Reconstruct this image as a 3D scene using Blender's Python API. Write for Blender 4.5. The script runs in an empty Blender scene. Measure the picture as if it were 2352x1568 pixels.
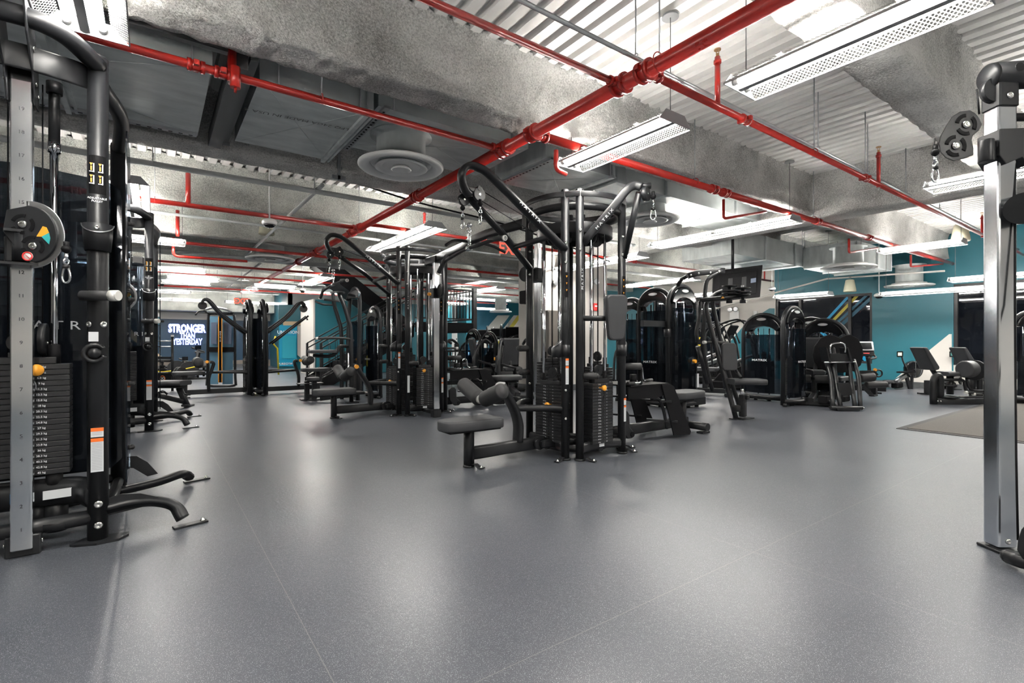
import bpy, math, random
from mathutils import Vector, Matrix, noise
random.seed(7)
SC = bpy.context.scene
COL = SC.collection
# ---------------------------------------------------------------- camera
F = 1144.0; EYE = 1.05; CA, SA = math.cos(math.radians(35.8)), math.sin(math.radians(35.8))
cam = bpy.data.objects.new('camera', bpy.data.cameras.new('camera'))
COL.objects.link(cam); SC.camera = cam
cam.data.sensor_width = 36.0; cam.data.lens = 36.0 * F / 2352.0
cam.data.clip_start = 0.05; cam.data.clip_end = 200
cam.location = (0, 0, EYE); cam.rotation_euler = (math.pi / 2, 0, -math.radians(35.8))
# ---------------------------------------------------------------- world (night outside)
wd = bpy.data.worlds.new('night'); SC.world = wd; wd.use_nodes = True
wd.node_tree.nodes['Background'].inputs[0].default_value = (0.35, 0.42, 0.6, 1)
wd.node_tree.nodes['Background'].inputs[1].default_value = 0.03
SC.view_settings.view_transform = 'Standard'; SC.view_settings.look = 'None'
SC.view_settings.gamma = 1.0; SC.view_settings.use_curve_mapping = False
SC.view_settings.exposure = 1.43
SC.cycles.max_bounces = 5; SC.cycles.diffuse_bounces = 3; SC.cycles.glossy_bounces = 3
SC.cycles.transparent_max_bounces = 8; SC.cycles.transmission_bounces = 2
SC.cycles.use_adaptive_sampling = True; SC.cycles.adaptive_threshold = 0.08; SC.cycles.adaptive_min_samples = 16; SC.cycles.use_light_tree = False
SC.cycles.sample_clamp_indirect = 4.0
TUBE = 76.0     # fluorescent tube strength
# ---------------------------------------------------------------- picking points of the real room
def W(px, py, d):
    u = (px - 1176) / F; v = (784 - py) / F
    l = u * d
    return Vector((CA * l + SA * d, -SA * l + CA * d, EYE + v * d))
def ray(px, py):
    u = (px - 1176) / F
    return Vector((CA * u + SA, -SA * u + CA, (784 - py) / F))
def onX(px, py, X):
    r = ray(px, py); return Vector((0, 0, EYE)) + r * (X / r.x)
def onY(px, py, Y):
    r = ray(px, py); return Vector((0, 0, EYE)) + r * (Y / r.y)
def onZ(px, py, Z):
    r = ray(px, py); return Vector((0, 0, EYE)) + r * ((Z - EYE) / r.z)
def G(px, py): return onZ(px, py, 0.0)
V = Vector
# ---------------------------------------------------------------- materials
MATS = {}
def mat(name, col=(.5, .5, .5), rough=.5, metal=0.0, spec=.5, emit=None, estr=0.0, coat=0.0):
    m = bpy.data.materials.new(name); m.use_nodes = True; MATS[name] = m
    b = m.node_tree.nodes['Principled BSDF']
    b.inputs['Base Color'].default_value = (*col, 1); b.inputs['Roughness'].default_value = rough
    b.inputs['Metallic'].default_value = metal; b.inputs['Specular IOR Level'].default_value = spec
    b.inputs['Coat Weight'].default_value = coat
    if emit: b.inputs['Emission Color'].default_value = (*emit, 1); b.inputs['Emission Strength'].default_value = estr
    return m
def nt(m): return m.node_tree, m.node_tree.nodes, m.node_tree.links
def add_noise(m, c1, c2, scale, detail=4, lo=.35, hi=.65, bump=0.0, bscale=None, bdist=.01, rough=None, stretch=None):
    t, N, L = nt(m); b = N['Principled BSDF']
    tc = N.new('ShaderNodeTexCoord'); src = tc.outputs['Object']
    if stretch:
        mp = N.new('ShaderNodeMapping'); mp.inputs['Scale'].default_value = stretch; L.new(src, mp.inputs['Vector']); src = mp.outputs[0]
    n = N.new('ShaderNodeTexNoise'); n.inputs['Scale'].default_value = scale; n.inputs['Detail'].default_value = detail
    L.new(src, n.inputs['Vector'])
    r = N.new('ShaderNodeValToRGB'); r.color_ramp.elements[0].position = lo; r.color_ramp.elements[1].position = hi
    r.color_ramp.elements[0].color = (*c1, 1); r.color_ramp.elements[1].color = (*c2, 1)
    L.new(n.outputs['Fac'], r.inputs['Fac']); L.new(r.outputs['Color'], b.inputs['Base Color'])
    if rough:
        mr = N.new('ShaderNodeMapRange'); mr.inputs['To Min'].default_value = rough[0]; mr.inputs['To Max'].default_value = rough[1]
        L.new(n.outputs['Fac'], mr.inputs['Value']); L.new(mr.outputs[0], b.inputs['Roughness'])
    if bump:
        n2 = N.new('ShaderNodeTexNoise'); n2.inputs['Scale'].default_value = bscale or scale; n2.inputs['Detail'].default_value = 5
        L.new(src, n2.inputs['Vector'])
        bp = N.new('ShaderNodeBump'); bp.inputs['Strength'].default_value = bump; bp.inputs['Distance'].default_value = bdist
        L.new(n2.outputs['Fac'], bp.inputs['Height']); L.new(bp.outputs['Normal'], b.inputs['Normal'])
    return m
mat('black', (.012, .013, .015), .36, spec=.32); add_noise(MATS['black'], (.010, .0105, .012), (.015, .016, .018), 3, bump=.12, bscale=900, bdist=.001)
mat('blackgloss', (.006, .0065, .008), .12, coat=.3)
mat('matteblack', (.006, .006, .007), .6, spec=.12)
mat('plate', (.010, .0105, .012), .42)
mat('vinyl', (.05, .052, .057), .55); add_noise(MATS['vinyl'], (.024, .025, .028), (.031, .033, .037), 6, bump=.2, bscale=500, bdist=.001)
mat('foam', (.018, .0185, .020), .6)
mat('rubber', (.009, .009, .010), .7)
mat('chrome', (.86, .88, .9), .07, 1.0)
mat('chromeblue', (.80, .84, .88), .14, 1.0); add_noise(MATS['chromeblue'], (.62, .68, .74), (.9, .91, .92), 2.2, rough=(.08, .24))
mat('steel', (.62, .63, .64), .28, 1.0)
mat('bolt', (.75, .75, .73), .2, 1.0)
mat('cap', (.72, .71, .68), .35, .3)
mat('orange', (.85, .36, .03), .4)
mat('orangered', (.8, .16, .02), .5)
mat('white', (.78, .78, .77), .5)
mat('offwhite', (.62, .61, .53), .6)
mat('cream', (.62, .60, .45), .6)
mat('sticker', (.62, .64, .66), .45)
mat('stickerblue', (.02, .25, .6), .4)
mat('yellow', (.78, .62, .03), .5)
mat('teallabel', (.03, .33, .34), .4)
mat('lettering', (.75, .76, .78), .35)
mat('graylettering', (.33, .34, .36), .35)
mat('darklettering', (.03, .03, .035), .5)
mat('red', (.52, .022, .014), .3, coat=.4); add_noise(MATS['red'], (.33, .013, .009), (.46, .019, .012), 5, rough=(.22, .4))
mat('redsign', (.75, .03, .03), .4)
mat('brass', (.6, .38, .2), .35, 1.0)
mat('galv', (.46, .50, .50), .36, .3); add_noise(MATS['galv'], (.50, .54, .54), (.74, .78, .78), 2.6, 6, .3, .7, rough=(.28, .5), stretch=(1, 3, 1))
mat('galvdark', (.16, .165, .17), .5, .6)
mat('conduit', (.50, .52, .54), .32, .8)
mat('paintpipe', (.48, .50, .50), .5)
mat('deck', (.74, .73, .71), .48); add_noise(MATS['deck'], (.74, .73, .71), (.86, .85, .83), 1.3, 6, .3, .6, bump=.15, bscale=30, stretch=(1, .25, 1))
def fireproof(name, c1, c2, bs):
    m = mat(name, c1, .92, spec=.15); t, N, L = nt(m); b = N['Principled BSDF']
    tc = N.new('ShaderNodeTexCoord')
    n1 = N.new('ShaderNodeTexNoise'); n1.inputs['Scale'].default_value = 75; n1.inputs['Detail'].default_value = 8; n1.inputs['Roughness'].default_value = .75
    n2 = N.new('ShaderNodeTexNoise'); n2.inputs['Scale'].default_value = 2.2; n2.inputs['Detail'].default_value = 5
    mu = N.new('ShaderNodeMix'); mu.data_type = 'FLOAT'; mu.inputs[0].default_value = .35
    for q in (n1, n2): L.new(tc.outputs['Object'], q.inputs['Vector'])
    L.new(n1.outputs['Fac'], mu.inputs[2]); L.new(n2.outputs['Fac'], mu.inputs[3])
    r = N.new('ShaderNodeValToRGB'); e = r.color_ramp.elements
    e[0].position = .36; e[0].color = (*c1, 1); e[1].position = .56; e[1].color = (*c2, 1)
    L.new(mu.outputs[0], r.inputs['Fac']); L.new(r.outputs['Color'], b.inputs['Base Color'])
    n3 = N.new('ShaderNodeTexNoise'); n3.inputs['Scale'].default_value = 42; n3.inputs['Detail'].default_value = 6; n3.inputs['Roughness'].default_value = .7
    L.new(tc.outputs['Object'], n3.inputs['Vector'])
    bp = N.new('ShaderNodeBump'); bp.inputs['Strength'].default_value = bs; bp.inputs['Distance'].default_value = .03
    L.new(n3.outputs['Fac'], bp.inputs['Height']); L.new(bp.outputs['Normal'], b.inputs['Normal'])
    return m
fireproof('spray', (.32, .315, .30), (.92, .91, .885), 1.0)
fireproof('spraygreen', (.29, .30, .28), (.85, .86, .81), .9)
# rubber floor with pale chips and tile joints
m = mat('rubberfloor', (.1, .105, .12), .36, spec=.5); t, N, L = nt(m); b = N['Principled BSDF']
tc = N.new('ShaderNodeTexCoord')
def flk(scale, thr, w):
    v = N.new('ShaderNodeTexVoronoi'); v.inputs['Scale'].default_value = scale; L.new(tc.outputs['Object'], v.inputs['Vector'])
    lt = N.new('ShaderNodeMath'); lt.operation = 'LESS_THAN'; lt.inputs[1].default_value = thr; L.new(v.outputs['Distance'], lt.inputs[0])
    wn = N.new('ShaderNodeSeparateColor'); L.new(v.outputs['Color'], wn.inputs[0])
    gt = N.new('ShaderNodeMath'); gt.operation = 'GREATER_THAN'; gt.inputs[1].default_value = w; L.new(wn.outputs[0], gt.inputs[0])
    mm = N.new('ShaderNodeMath'); mm.operation = 'MULTIPLY'; L.new(lt.outputs[0], mm.inputs[0]); L.new(gt.outputs[0], mm.inputs[1]); return mm.outputs[0]
a1 = flk(400, .27, .55); a2 = flk(170, .16, .75)
mx = N.new('ShaderNodeMath'); mx.operation = 'MAXIMUM'; L.new(a1, mx.inputs[0]); L.new(a2, mx.inputs[1])
nn = N.new('ShaderNodeTexNoise'); nn.inputs['Scale'].default_value = .9; nn.inputs['Detail'].default_value = 7; L.new(tc.outputs['Object'], nn.inputs['Vector'])
rr = N.new('ShaderNodeValToRGB'); rr.color_ramp.elements[0].position = .35; rr.color_ramp.elements[1].position = .68
rr.color_ramp.elements[0].color = (.050, .055, .067, 1); rr.color_ramp.elements[1].color = (.068, .073, .086, 1)
L.new(nn.outputs['Fac'], rr.inputs['Fac'])
mc = N.new('ShaderNodeMix'); mc.data_type = 'RGBA'; L.new(mx.outputs[0], mc.inputs[0]); L.new(rr.outputs[0], mc.inputs[6]); mc.inputs[7].default_value = (.42, .43, .44, 1)
# joints
sp = N.new('ShaderNodeSeparateXYZ'); L.new(tc.outputs['Object'], sp.inputs[0])
def joint(out, off, period, w):
    ad = N.new('ShaderNodeMath'); ad.operation = 'ADD'; ad.inputs[1].default_value = period / 2 - off; L.new(out, ad.inputs[0])
    wr = N.new('ShaderNodeMath'); wr.operation = 'WRAP'; wr.inputs[1].default_value = period; wr.inputs[2].default_value = 0; L.new(ad.outputs[0], wr.inputs[0])
    cp = N.new('ShaderNodeMath'); cp.operation = 'COMPARE'; cp.inputs[1].default_value = period / 2; cp.inputs[2].default_value = w; L.new(wr.outputs[0], cp.inputs[0]); return cp.outputs[0]
jm = N.new('ShaderNodeMath'); jm.operation = 'MAXIMUM'; L.new(joint(sp.outputs[0], .452, 1.98, .0016), jm.inputs[0]); L.new(joint(sp.outputs[1], 1.31, 3.2, .0016), jm.inputs[1])
jk = N.new('ShaderNodeMath'); jk.operation = 'MULTIPLY'; jk.inputs[1].default_value = .8; L.new(jm.outputs[0], jk.inputs[0])
mj = N.new('ShaderNodeMix'); mj.data_type = 'RGBA'; L.new(jk.outputs[0], mj.inputs[0]); L.new(mc.outputs[2], mj.inputs[6]); mj.inputs[7].default_value = (.16, .155, .15, 1)
L.new(mj.outputs[2], b.inputs['Base Color'])
mr = N.new('ShaderNodeMapRange'); mr.inputs['To Min'].default_value = .27; mr.inputs['To Max'].default_value = .42; L.new(nn.outputs['Fac'], mr.inputs['Value']); L.new(mr.outputs[0], b.inputs['Roughness'])
n4 = N.new('ShaderNodeTexNoise'); n4.inputs['Scale'].default_value = 60; n4.inputs['Detail'].default_value = 3; L.new(tc.outputs['Object'], n4.inputs['Vector'])
bp = N.new('ShaderNodeBump'); bp.inputs['Strength'].default_value = .18; bp.inputs['Distance'].default_value = .004; L.new(n4.outputs['Fac'], bp.inputs['Height']); L.new(bp.outputs[0], b.inputs['Normal'])
mat('floormat', (.07, .062, .055), .9); add_noise(MATS['floormat'], (.055, .05, .046), (.11, .10, .09), 220)
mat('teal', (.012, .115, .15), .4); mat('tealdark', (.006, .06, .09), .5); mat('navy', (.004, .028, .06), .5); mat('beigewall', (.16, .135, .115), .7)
mat('wallwhite', (.50, .48, .45), .6); mat('wallgrey', (.34, .35, .35), .6); mat('baseboardgrey', (.07, .075, .08), .5)
mat('wood', (.5, .38, .24), .5); mat('walltan', (.66, .50, .32), .6); mat('poster', (.01, .28, .46), .35); mat('posterglass', (.05, .38, .5), .12)
mat('mirrordark', (.30, .32, .34), .03, .9); mat('windowframe', (.012, .012, .014), .4)
mat('cabinetgrey', (.10, .09, .08), .5); mat('screen', (.004, .005, .007), .1); mat('lcd', (.55, .62, .52), .3); mat('lcdteal', (.08, .2, .2), .3)
mat('mural_blue', (.01, .085, .14), .5); mat('mural_yellow', (.45, .37, .04), .5); mat('mural_cyan', (.0, .22, .42), .4)
mat('locker', (.5, .5, .49), .5); mat('blueglassbody', (.12, .25, .36), .2); mat('bluegrey', (.10, .13, .2), .4)
mat('tube', (1, 1, 1), .5, emit=(1.0, .965, .90), estr=TUBE); mat('tubeblue', (1, 1, 1), .5, emit=(.62, .78, 1.0), estr=TUBE * .8)
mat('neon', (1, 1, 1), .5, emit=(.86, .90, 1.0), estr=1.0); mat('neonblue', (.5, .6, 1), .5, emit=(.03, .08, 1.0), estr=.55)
mat('exitred', (.9, .1, .06), .5, emit=(1, .10, .06), estr=.5); mat('exitface', (.2, .2, .18), .5)
mat('reflector', (.3, .3, .3), .4); mat('fixgrey', (.35, .36, .37), .4, .3)
def smoked(name, tint, mixf, rough=.03):
    m = mat(name, (.01, .012, .016), rough, coat=.2); t, N, L = nt(m); b = N['Principled BSDF']; o = N['Material Output']
    tr = N.new('ShaderNodeBsdfTransparent'); tr.inputs[0].default_value = (*tint, 1)
    mx = N.new('ShaderNodeMixShader'); mx.inputs[0].default_value = mixf
    L.new(tr.outputs[0], mx.inputs[1]); L.new(b.outputs[0], mx.inputs[2]); L.new(mx.outputs[0], o.inputs[0]); return m
smoked('smoked', (.42, .47, .52), .42); smoked('nightglass', (.5, .52, .55), .5); smoked('blueglass', (.45, .62, .8), .15)
MATS['nightglass'].node_tree.nodes['Principled BSDF'].inputs['Specular IOR Level'].default_value = 1.0
# perforated reflector: round holes let the light through
m = mat('perforated', (.13, .13, .13), .4); t, N, L = nt(m); b = N['Principled BSDF']; o = N['Material Output']
tc = N.new('ShaderNodeTexCoord'); vo = N.new('ShaderNodeTexVoronoi'); vo.voronoi_dimensions = '2D'; vo.inputs['Scale'].default_value = 62; vo.inputs['Randomness'].default_value = 0
mp = N.new('ShaderNodeMapping'); mp.inputs['Rotation'].default_value = (0, 0, math.pi / 4); L.new(tc.outputs['UV'], mp.inputs[0]); L.new(mp.outputs[0], vo.inputs['Vector'])
lt = N.new('ShaderNodeMath'); lt.operation = 'LESS_THAN'; lt.inputs[1].default_value = .38; L.new(vo.outputs['Distance'], lt.inputs[0])
tr = N.new('ShaderNodeBsdfTransparent'); mx = N.new('ShaderNodeMixShader'); L.new(lt.outputs[0], mx.inputs[0]); L.new(b.outputs[0], mx.inputs[1]); L.new(tr.outputs[0], mx.inputs[2]); L.new(mx.outputs[0], o.inputs[0])
MT = MATS
for k in ('neon', 'neonblue', 'exitred'): MATS[k].cycles.emission_sampling = 'NONE'
# ---------------------------------------------------------------- mesh builder
def perp(t, ref=None):
    t = t.normalized()
    r = V(ref) if ref else V((0, 0, 1))
    if abs(t.dot(r.normalized())) > .97: r = V((1, 0, 0)) if abs(t.x) < .9 else V((0, 1, 0))
    s = t.cross(r).normalized(); return s, s.cross(t).normalized()
def catmull(P, n):
    P = [V(p) for p in P]; Q = [2 * P[0] - P[1]] + P + [2 * P[-1] - P[-2]]; out = []
    for i in range(1, len(Q) - 2):
        a, b, c, d = Q[i - 1], Q[i], Q[i + 1], Q[i + 2]
        for k in range(n):
            t = k / n
            out.append(.5 * ((2 * b) + (c - a) * t + (2 * a - 5 * b + 4 * c - d) * t * t + (3 * b - a - 3 * c + d) * t ** 3))
    out.append(P[-1]); return out
def fillet(P, r, n=4):
    P = [V(p) for p in P]; out = [P[0]]
    for i in range(1, len(P) - 1):
        a, b, c = P[i - 1], P[i], P[i + 1]; u = a - b; w = c - b
        k = min(r, u.length * .45, w.length * .45); u = b + u.normalized() * k; w = b + w.normalized() * k
        for j in range(n + 1):
            t = j / n; out.append((1 - t) ** 2 * u + 2 * t * (1 - t) * b + t * t * w)
    out.append(P[-1]); return out
def rsec(w, h, r=.25):
    a, b = w / 2, h / 2; k = min(a, b) * 2 * r; out = []
    for sx, sy, st in ((1, 1, 0), (-1, 1, 90), (-1, -1, 180), (1, -1, 270)):
        for j in range(3):
            q = math.radians(st + 45 * j); out.append((sx * (a - k) + k * math.cos(q), sy * (b - k) + k * math.sin(q)))
    return out
def csec(r, n=12): return [(r * math.cos(2 * math.pi * i / n), r * math.sin(2 * math.pi * i / n)) for i in range(n)]
class MB:
    def __init__(s): s.v = []; s.f = []; s.sm = []; s.uv = {}
    def face(s, idx, sm=False): s.f.append(tuple(idx)); s.sm.append(sm)
    def loft(s, rings, caps=True, sm=True, closed=False):
        n = len(rings[0]); o = len(s.v)
        for r in rings: s.v.extend(V(p) for p in r)
        m = len(rings)
        for i in range(m if closed else m - 1):
            a = o + i * n; b = o + ((i + 1) % m) * n
            for j in range(n):
                k = (j + 1) % n; s.face((a + j, a + k, b + k, b + j), sm)
        if caps and not closed:
            s.face(tuple(o + j for j in range(n))[::-1]); e = o + (m - 1) * n; s.face(tuple(e + j for j in range(n)))
        return s
    def tube(s, P, r=.03, n=12, sec=None, up=None, sm=0, fil=0, caps=True, closed=False, scale=None):
        P = [V(p) for p in P]
        if fil: P = fillet(P, fil)
        elif sm: P = catmull(P, sm)
        sec = sec or csec(r, n); rings = []; T = []
        for i in range(len(P)):
            if closed: t = P[(i + 1) % len(P)] - P[i - 1]
            else: t = P[min(i + 1, len(P) - 1)] - P[max(i - 1, 0)]
            T.append(t.normalized())
        sd, uu = perp(T[0], up)
        for i, p in enumerate(P):
            if i:
                if up: sd, uu = perp(T[i], up)
                else:
                    uu = (uu - T[i] * uu.dot(T[i])).normalized(); sd = T[i].cross(uu).normalized()
            k = scale[i] if scale else 1
            rings.append([p + sd * a * k + uu * b * k for a, b in sec])
        return s.loft(rings, caps, True, closed)
    def cyl(s, a, b, r, n=16, r2=None):
        a, b = V(a), V(b); sd, uu = perp(b - a); r2 = r if r2 is None else r2
        return s.loft([[p + sd * x * k + uu * y * k for x, y in csec(1, n)] for p, k in ((a, r), (b, r2))])
    def box(s, c, sz, R=None, ch=0.0):
        c = V(c); hx, hy, hz = (q / 2 for q in sz)
        sec = rsec(2 * hx, 2 * hy, .5 * ch / min(hx, hy)) if ch else [(hx, hy), (-hx, hy), (-hx, -hy), (hx, -hy)]
        if ch:
            k = ch * .7; zs = ((-hz, 1), (-hz + k, 0), (hz - k, 0), (hz, 1)); rings = []
            for z, q in zs:
                rings.append([V((x * (1 - q * k / hx), y * (1 - q * k / hy), z)) for x, y in sec])
        else: rings = [[V((x, y, z)) for x, y in sec] for z in (-hz, hz)]
        rings = [[(R @ p if R else p) + c for p in r] for r in rings]
        return s.loft(rings, True, False)
    def bar(s, a, b, w, h, up=None): return s.tube([a, b], sec=[(w / 2, h / 2), (-w / 2, h / 2), (-w / 2, -h / 2), (w / 2, -h / 2)], up=up or (0, 0, 1))._flat(6)
    def _flat(s, k):
        for i in range(1, k + 1): s.sm[-i] = False
        return s
    def prism(s, P, n, sm=False):
        P = [V(p) for p in P]; n = V(n); o = len(s.v); k = len(P); s.v += P + [p + n for p in P]
        for i in range(k): j = (i + 1) % k; s.face((o + i, o + j, o + k + j, o + k + i), sm)
        s.face(tuple(range(o, o + k))[::-1]); s.face(tuple(range(o + k, o + 2 * k))); return s
    def lathe(s, prof, o, ax=(0, 0, 1), n=32):
        ax = V(ax).normalized(); sd, uu = perp(ax); o = V(o)
        return s.loft([[o + ax * z + (sd * x + uu * y) * max(r, 1e-4) for x, y in csec(1, n)] for r, z in prof], True)
    def sphere(s, c, r, n=12, sc=(1, 1, 1)):
        c = V(c); rings = []
        for i in range(n // 2 + 1):
            q = -math.pi / 2 + math.pi * i / (n // 2)
            rings.append([c + V((sc[0] * r * (math.cos(q) + 1e-4) * math.cos(2 * math.pi * j / n), sc[1] * r * (math.cos(q) + 1e-4) * math.sin(2 * math.pi * j / n), sc[2] * r * math.sin(q))) for j in range(n)])
        return s.loft(rings, True)
    def torus(s, c, R, r, ax=(0, 0, 1), n=40, a0=0, a1=360, sec=None, m=10):
        ax = V(ax).normalized(); sd, uu = perp(ax); c = V(c); full = abs(a1 - a0) >= 360
        k = n if full else n + 1
        P = [c + (sd * math.cos(q) + uu * math.sin(q)) * R for q in (math.radians(a0 + (a1 - a0) * i / n) for i in range(k))]
        return s.tube(P, r, m, closed=full, sec=sec, up=tuple(ax) if sec else None)
    def quad(s, a, b, c, d, sm=False):
        o = len(s.v); s.v += [V(a), V(b), V(c), V(d)]; s.face((o, o + 1, o + 2, o + 3), sm); return s
    def text(s, txt, size, o, x=(1, 0, 0), up=(0, 0, 1), depth=.0012, off=0.0, align='CENTER', sx=1.0, shear=0.0):
        key = (txt, off, align, shear)
        if key not in TXT:
            cu = bpy.data.curves.new('t', 'FONT'); cu.body = txt; cu.size = 1; cu.offset = off; cu.align_x = align; cu.align_y = 'CENTER'; cu.resolution_u = 2; cu.shear = shear
            ob = bpy.data.objects.new('t', cu); me = bpy.data.meshes.new_from_object(ob)
            TXT[key] = ([v.co.copy() for v in me.vertices], [tuple(p.vertices) for p in me.polygons])
            bpy.data.objects.remove(ob); bpy.data.meshes.remove(me); bpy.data.curves.remove(cu)
        vs, fs = TXT[key]; x = V(x).normalized(); up = V(up).normalized(); nrm = x.cross(up); o = V(o) + nrm * depth; b = len(s.v)
        s.v += [o + x * (q.x * size * sx) + up * (q.y * size) for q in vs]
        for f in fs: s.face(tuple(b + i for i in f))
        return s
TXT = {}
def mesh(mb, material, uvfn=None):
    me = bpy.data.meshes.new('m'); me.from_pydata([tuple(p) for p in mb.v], [], mb.f); me.polygons.foreach_set('use_smooth', mb.sm)
    me.materials.append(MT[material])
    if uvfn:
        ul = me.uv_layers.new(name='UVMap')
        for lp in me.loops: ul.data[lp.index].uv = uvfn(me.vertices[lp.vertex_index].co)
    me.update(); return me
def obj(name, mb, material, uvfn=None, bev=0.0):
    o = bpy.data.objects.new(name, mesh(mb, material, uvfn)); COL.objects.link(o)
    if bev: bm_(o, bev)
    return o
def bm_(o, w, seg=2):
    m = o.modifiers.new('b', 'BEVEL'); m.width = w; m.segments = seg; m.limit_method = 'ANGLE'; m.angle_limit = math.radians(40)
def props(o, label=None, cat=None, group=None, kind=None):
    if label: o['label'] = label
    if cat: o['category'] = cat
    if group: o['group'] = group
    if kind: o['kind'] = kind
    return o
def struct(name, mb, material, label=None, bev=0): return props(obj(name, mb, material, bev=bev), label, kind='structure')
def single(name, mb, material, label, cat, group=None, uvfn=None, bev=0):
    # centre the origin on the thing itself
    n = len(mb.v); c = sum(mb.v, V((0, 0, 0))) / n; mb.v = [p - c for p in mb.v]
    o = obj(name, mb, material, uvfn, bev); o.location = c; return props(o, label, cat, group)
class Thing:
    def __init__(s, name, label, cat, loc=(0, 0, 0), group=None, rz=0.0, local=False):
        s.e = bpy.data.objects.new(name, None); COL.objects.link(s.e); s.e.location = loc; s.e.rotation_euler = (0, 0, rz); s.e.empty_display_size = .1
        props(s.e, label, cat, group); s.off = V((0, 0, 0)) if local else V(loc)
    def part(s, name, mb, material, parent=None, bev=0, label=None, uvfn=None, kind=None):
        mb.v = [p - s.off for p in mb.v]; o = obj(name, mb, material, uvfn, bev); o.parent = parent or s.e
        if label: o['label'] = label
        if kind: o['kind'] = kind
        return o
def copy_tree(o, parent=None):
    kids = list(o.children); c = o.copy(); COL.objects.link(c); c.parent = parent
    for k in kids: copy_tree(k, c)
    return c
def place(e, loc, label, rz=None, group=None):
    c = copy_tree(e); c.location = loc; c['label'] = label
    if rz is not None: c.rotation_euler = (0, 0, rz)
    if group: c['group'] = group
    return c
# ================================================================ SETTING
DECK = 3.41; BB = 2.87; XW = 14.2; YB = 20.0; YW = 23.5
o = struct('floor', MB().quad((-9, -6, 0), (XW, -6, 0), (XW, 26, 0), (-9, 26, 0)), 'rubberfloor', 'dark grey speckled rubber floor')
# corrugated deck
mb = MB(); x = -9.0; prof = []
while x < XW:
    prof += [(x, DECK), (x + .082, DECK), (x + .098, DECK + .042), (x + .134, DECK + .042)]; x += .15
for y0, y1 in ((-6, -1), (-1, 4), (4, 9), (9, 15), (15, 26)):
    for (xa, za), (xb, zb) in zip(prof, prof[1:]): mb.quad((xa, y0, za), (xa, y1, za), (xb, y1, zb), (xb, y0, zb))
struct('ceiling', mb, 'deck', 'white corrugated metal deck ceiling')
struct('ceiling', MB().quad((-9, -6, 3.6), (-9, 26, 3.6), (XW, 26, 3.6), (XW, -6, 3.6)), 'wallgrey')
def beam(axis, a0, a1, c, w, zb, step, amp, material, zt=DECK + .02, flare=.03):
    H = zt - zb; P = []
    k = max(step, .03)
    n1 = max(3, int(H / k)); n2 = max(3, int(w / k))
    for i in range(n1 + 1):
        t = i / n1; z = zt - H * t; fl = flare * max(0, 1 - t * 5) + .02 * max(0, t * 6 - 5); P.append((-w / 2 - fl, z, -1, 0))
    for i in range(1, n2): P.append((-w / 2 + w * i / n2, zb, 0, -1))
    for i in range(n1 + 1):
        t = 1 - i / n1; z = zt - H * t; fl = flare * max(0, 1 - t * 5) + .02 * max(0, t * 6 - 5); P.append((w / 2 + fl, z, 1, 0))
    mb = MB(); N = int((a1 - a0) / step); rows = []
    for i in range(N + 1):
        s = a0 + (a1 - a0) * i / N; row = []
        for q, z, nx, nz in P:
            p = V((s, q + c, z)); d = noise.noise(p * 3.1) * amp * .8 + noise.noise(p * 11) * amp + (noise.noise(p * 34) * amp * .7 if step < .04 else 0)
            if z > zt - .06: d += abs(noise.noise(V((s * 6, c, 3)))) * .05
            row.append(V((s, q + c + nx * d, z + nz * d)))
        rows.append(row)
    n = len(P)
    for row in rows: mb.v += [p if axis == 'x' else V((p.y, p.x, p.z)) for p in row]
    for i in range(N):
        for j in range(n - 1): mb.face((i * n + j, i * n + j + 1, (i + 1) * n + j + 1, (i + 1) * n + j), True)
    o = struct('beam', mb, material, None); return o
beam('x', -9, XW, -1.0, .27, BB, .12, .02, 'spray')
beam('x', -1, XW, 1.26, .27, BB, .04, .016, 'spray')
beam('x', -2.5, 9, 3.40, .25, BB, .022, .02, 'spray')
beam('x', 9, XW, 3.40, .25, BB, .1, .016, 'spray')
beam('x', -2.5, XW, 5.60, .27, BB, .04, .018, 'spray')
beam('x', -2.5, XW, 7.86, .27, BB, .05, .018, 'spraygreen')
beam('x', -3.5, XW, 10.1, .27, BB, .07, .018, 'spraygreen')
for yy in (12.3, 14.5, 16.8, 18.9, 21.1, 22.6): beam('x', -4, XW if yy < 20 else 4.0, yy, .27, BB, .12, .02, 'spraygreen')
beam('y', -4, 20, 7.85, .36, 2.80, .05, .018, 'spray')
beam('y', -4, 20, -3.4, .36, 2.80, .2, .018, 'spray')
# walls
def wallX(name, X, y0, y1, z0, z1, material, t=.15, label=None):
    return struct(name, MB().box((X + t / 2, (y0 + y1) / 2, (z0 + z1) / 2), (abs(t), y1 - y0, z1 - z0)), material, label)
def wallY(name, Y, x0, x1, z0, z1, material, t=.15, label=None):
    return struct(name, MB().box(((x0 + x1) / 2, Y + t / 2, (z0 + z1) / 2), (x1 - x0, abs(t), z1 - z0)), material, label)
wallX('wall_left', -9.15, -6, 26, 0, 3.6, 'wallwhite')
wallY('wall_front', -6.15, -9, XW, 0, 3.6, 'wallwhite')
# back wall : navy with beige lower band, pale band above
z1 = onY(330, 731, YW).z; z2 = onY(330, 831, YW).z
wallY('wall_back', YW, -9, 4.2, z2, z1, 'navy', label='navy wall behind the glowing motto')
wallY('wall_back', YW - .01, -9, 4.2, 0, z2, 'beigewall')
wallY('wall_back', YW - .03, -9, 4.2, z1, 3.5, 'wallwhite')
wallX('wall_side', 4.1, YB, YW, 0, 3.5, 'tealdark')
struct('trim_soffit', MB().box((-1.4, YW - .5, (onY(400, 712, YW - .9).z + 3.4) / 2), (11, .8, 3.4 - onY(400, 712, YW - .9).z)), 'spraygreen')
wallY('wall_back', YB, 4.1, XW + .2, 0, 3.5, 'wallgrey')
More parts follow.
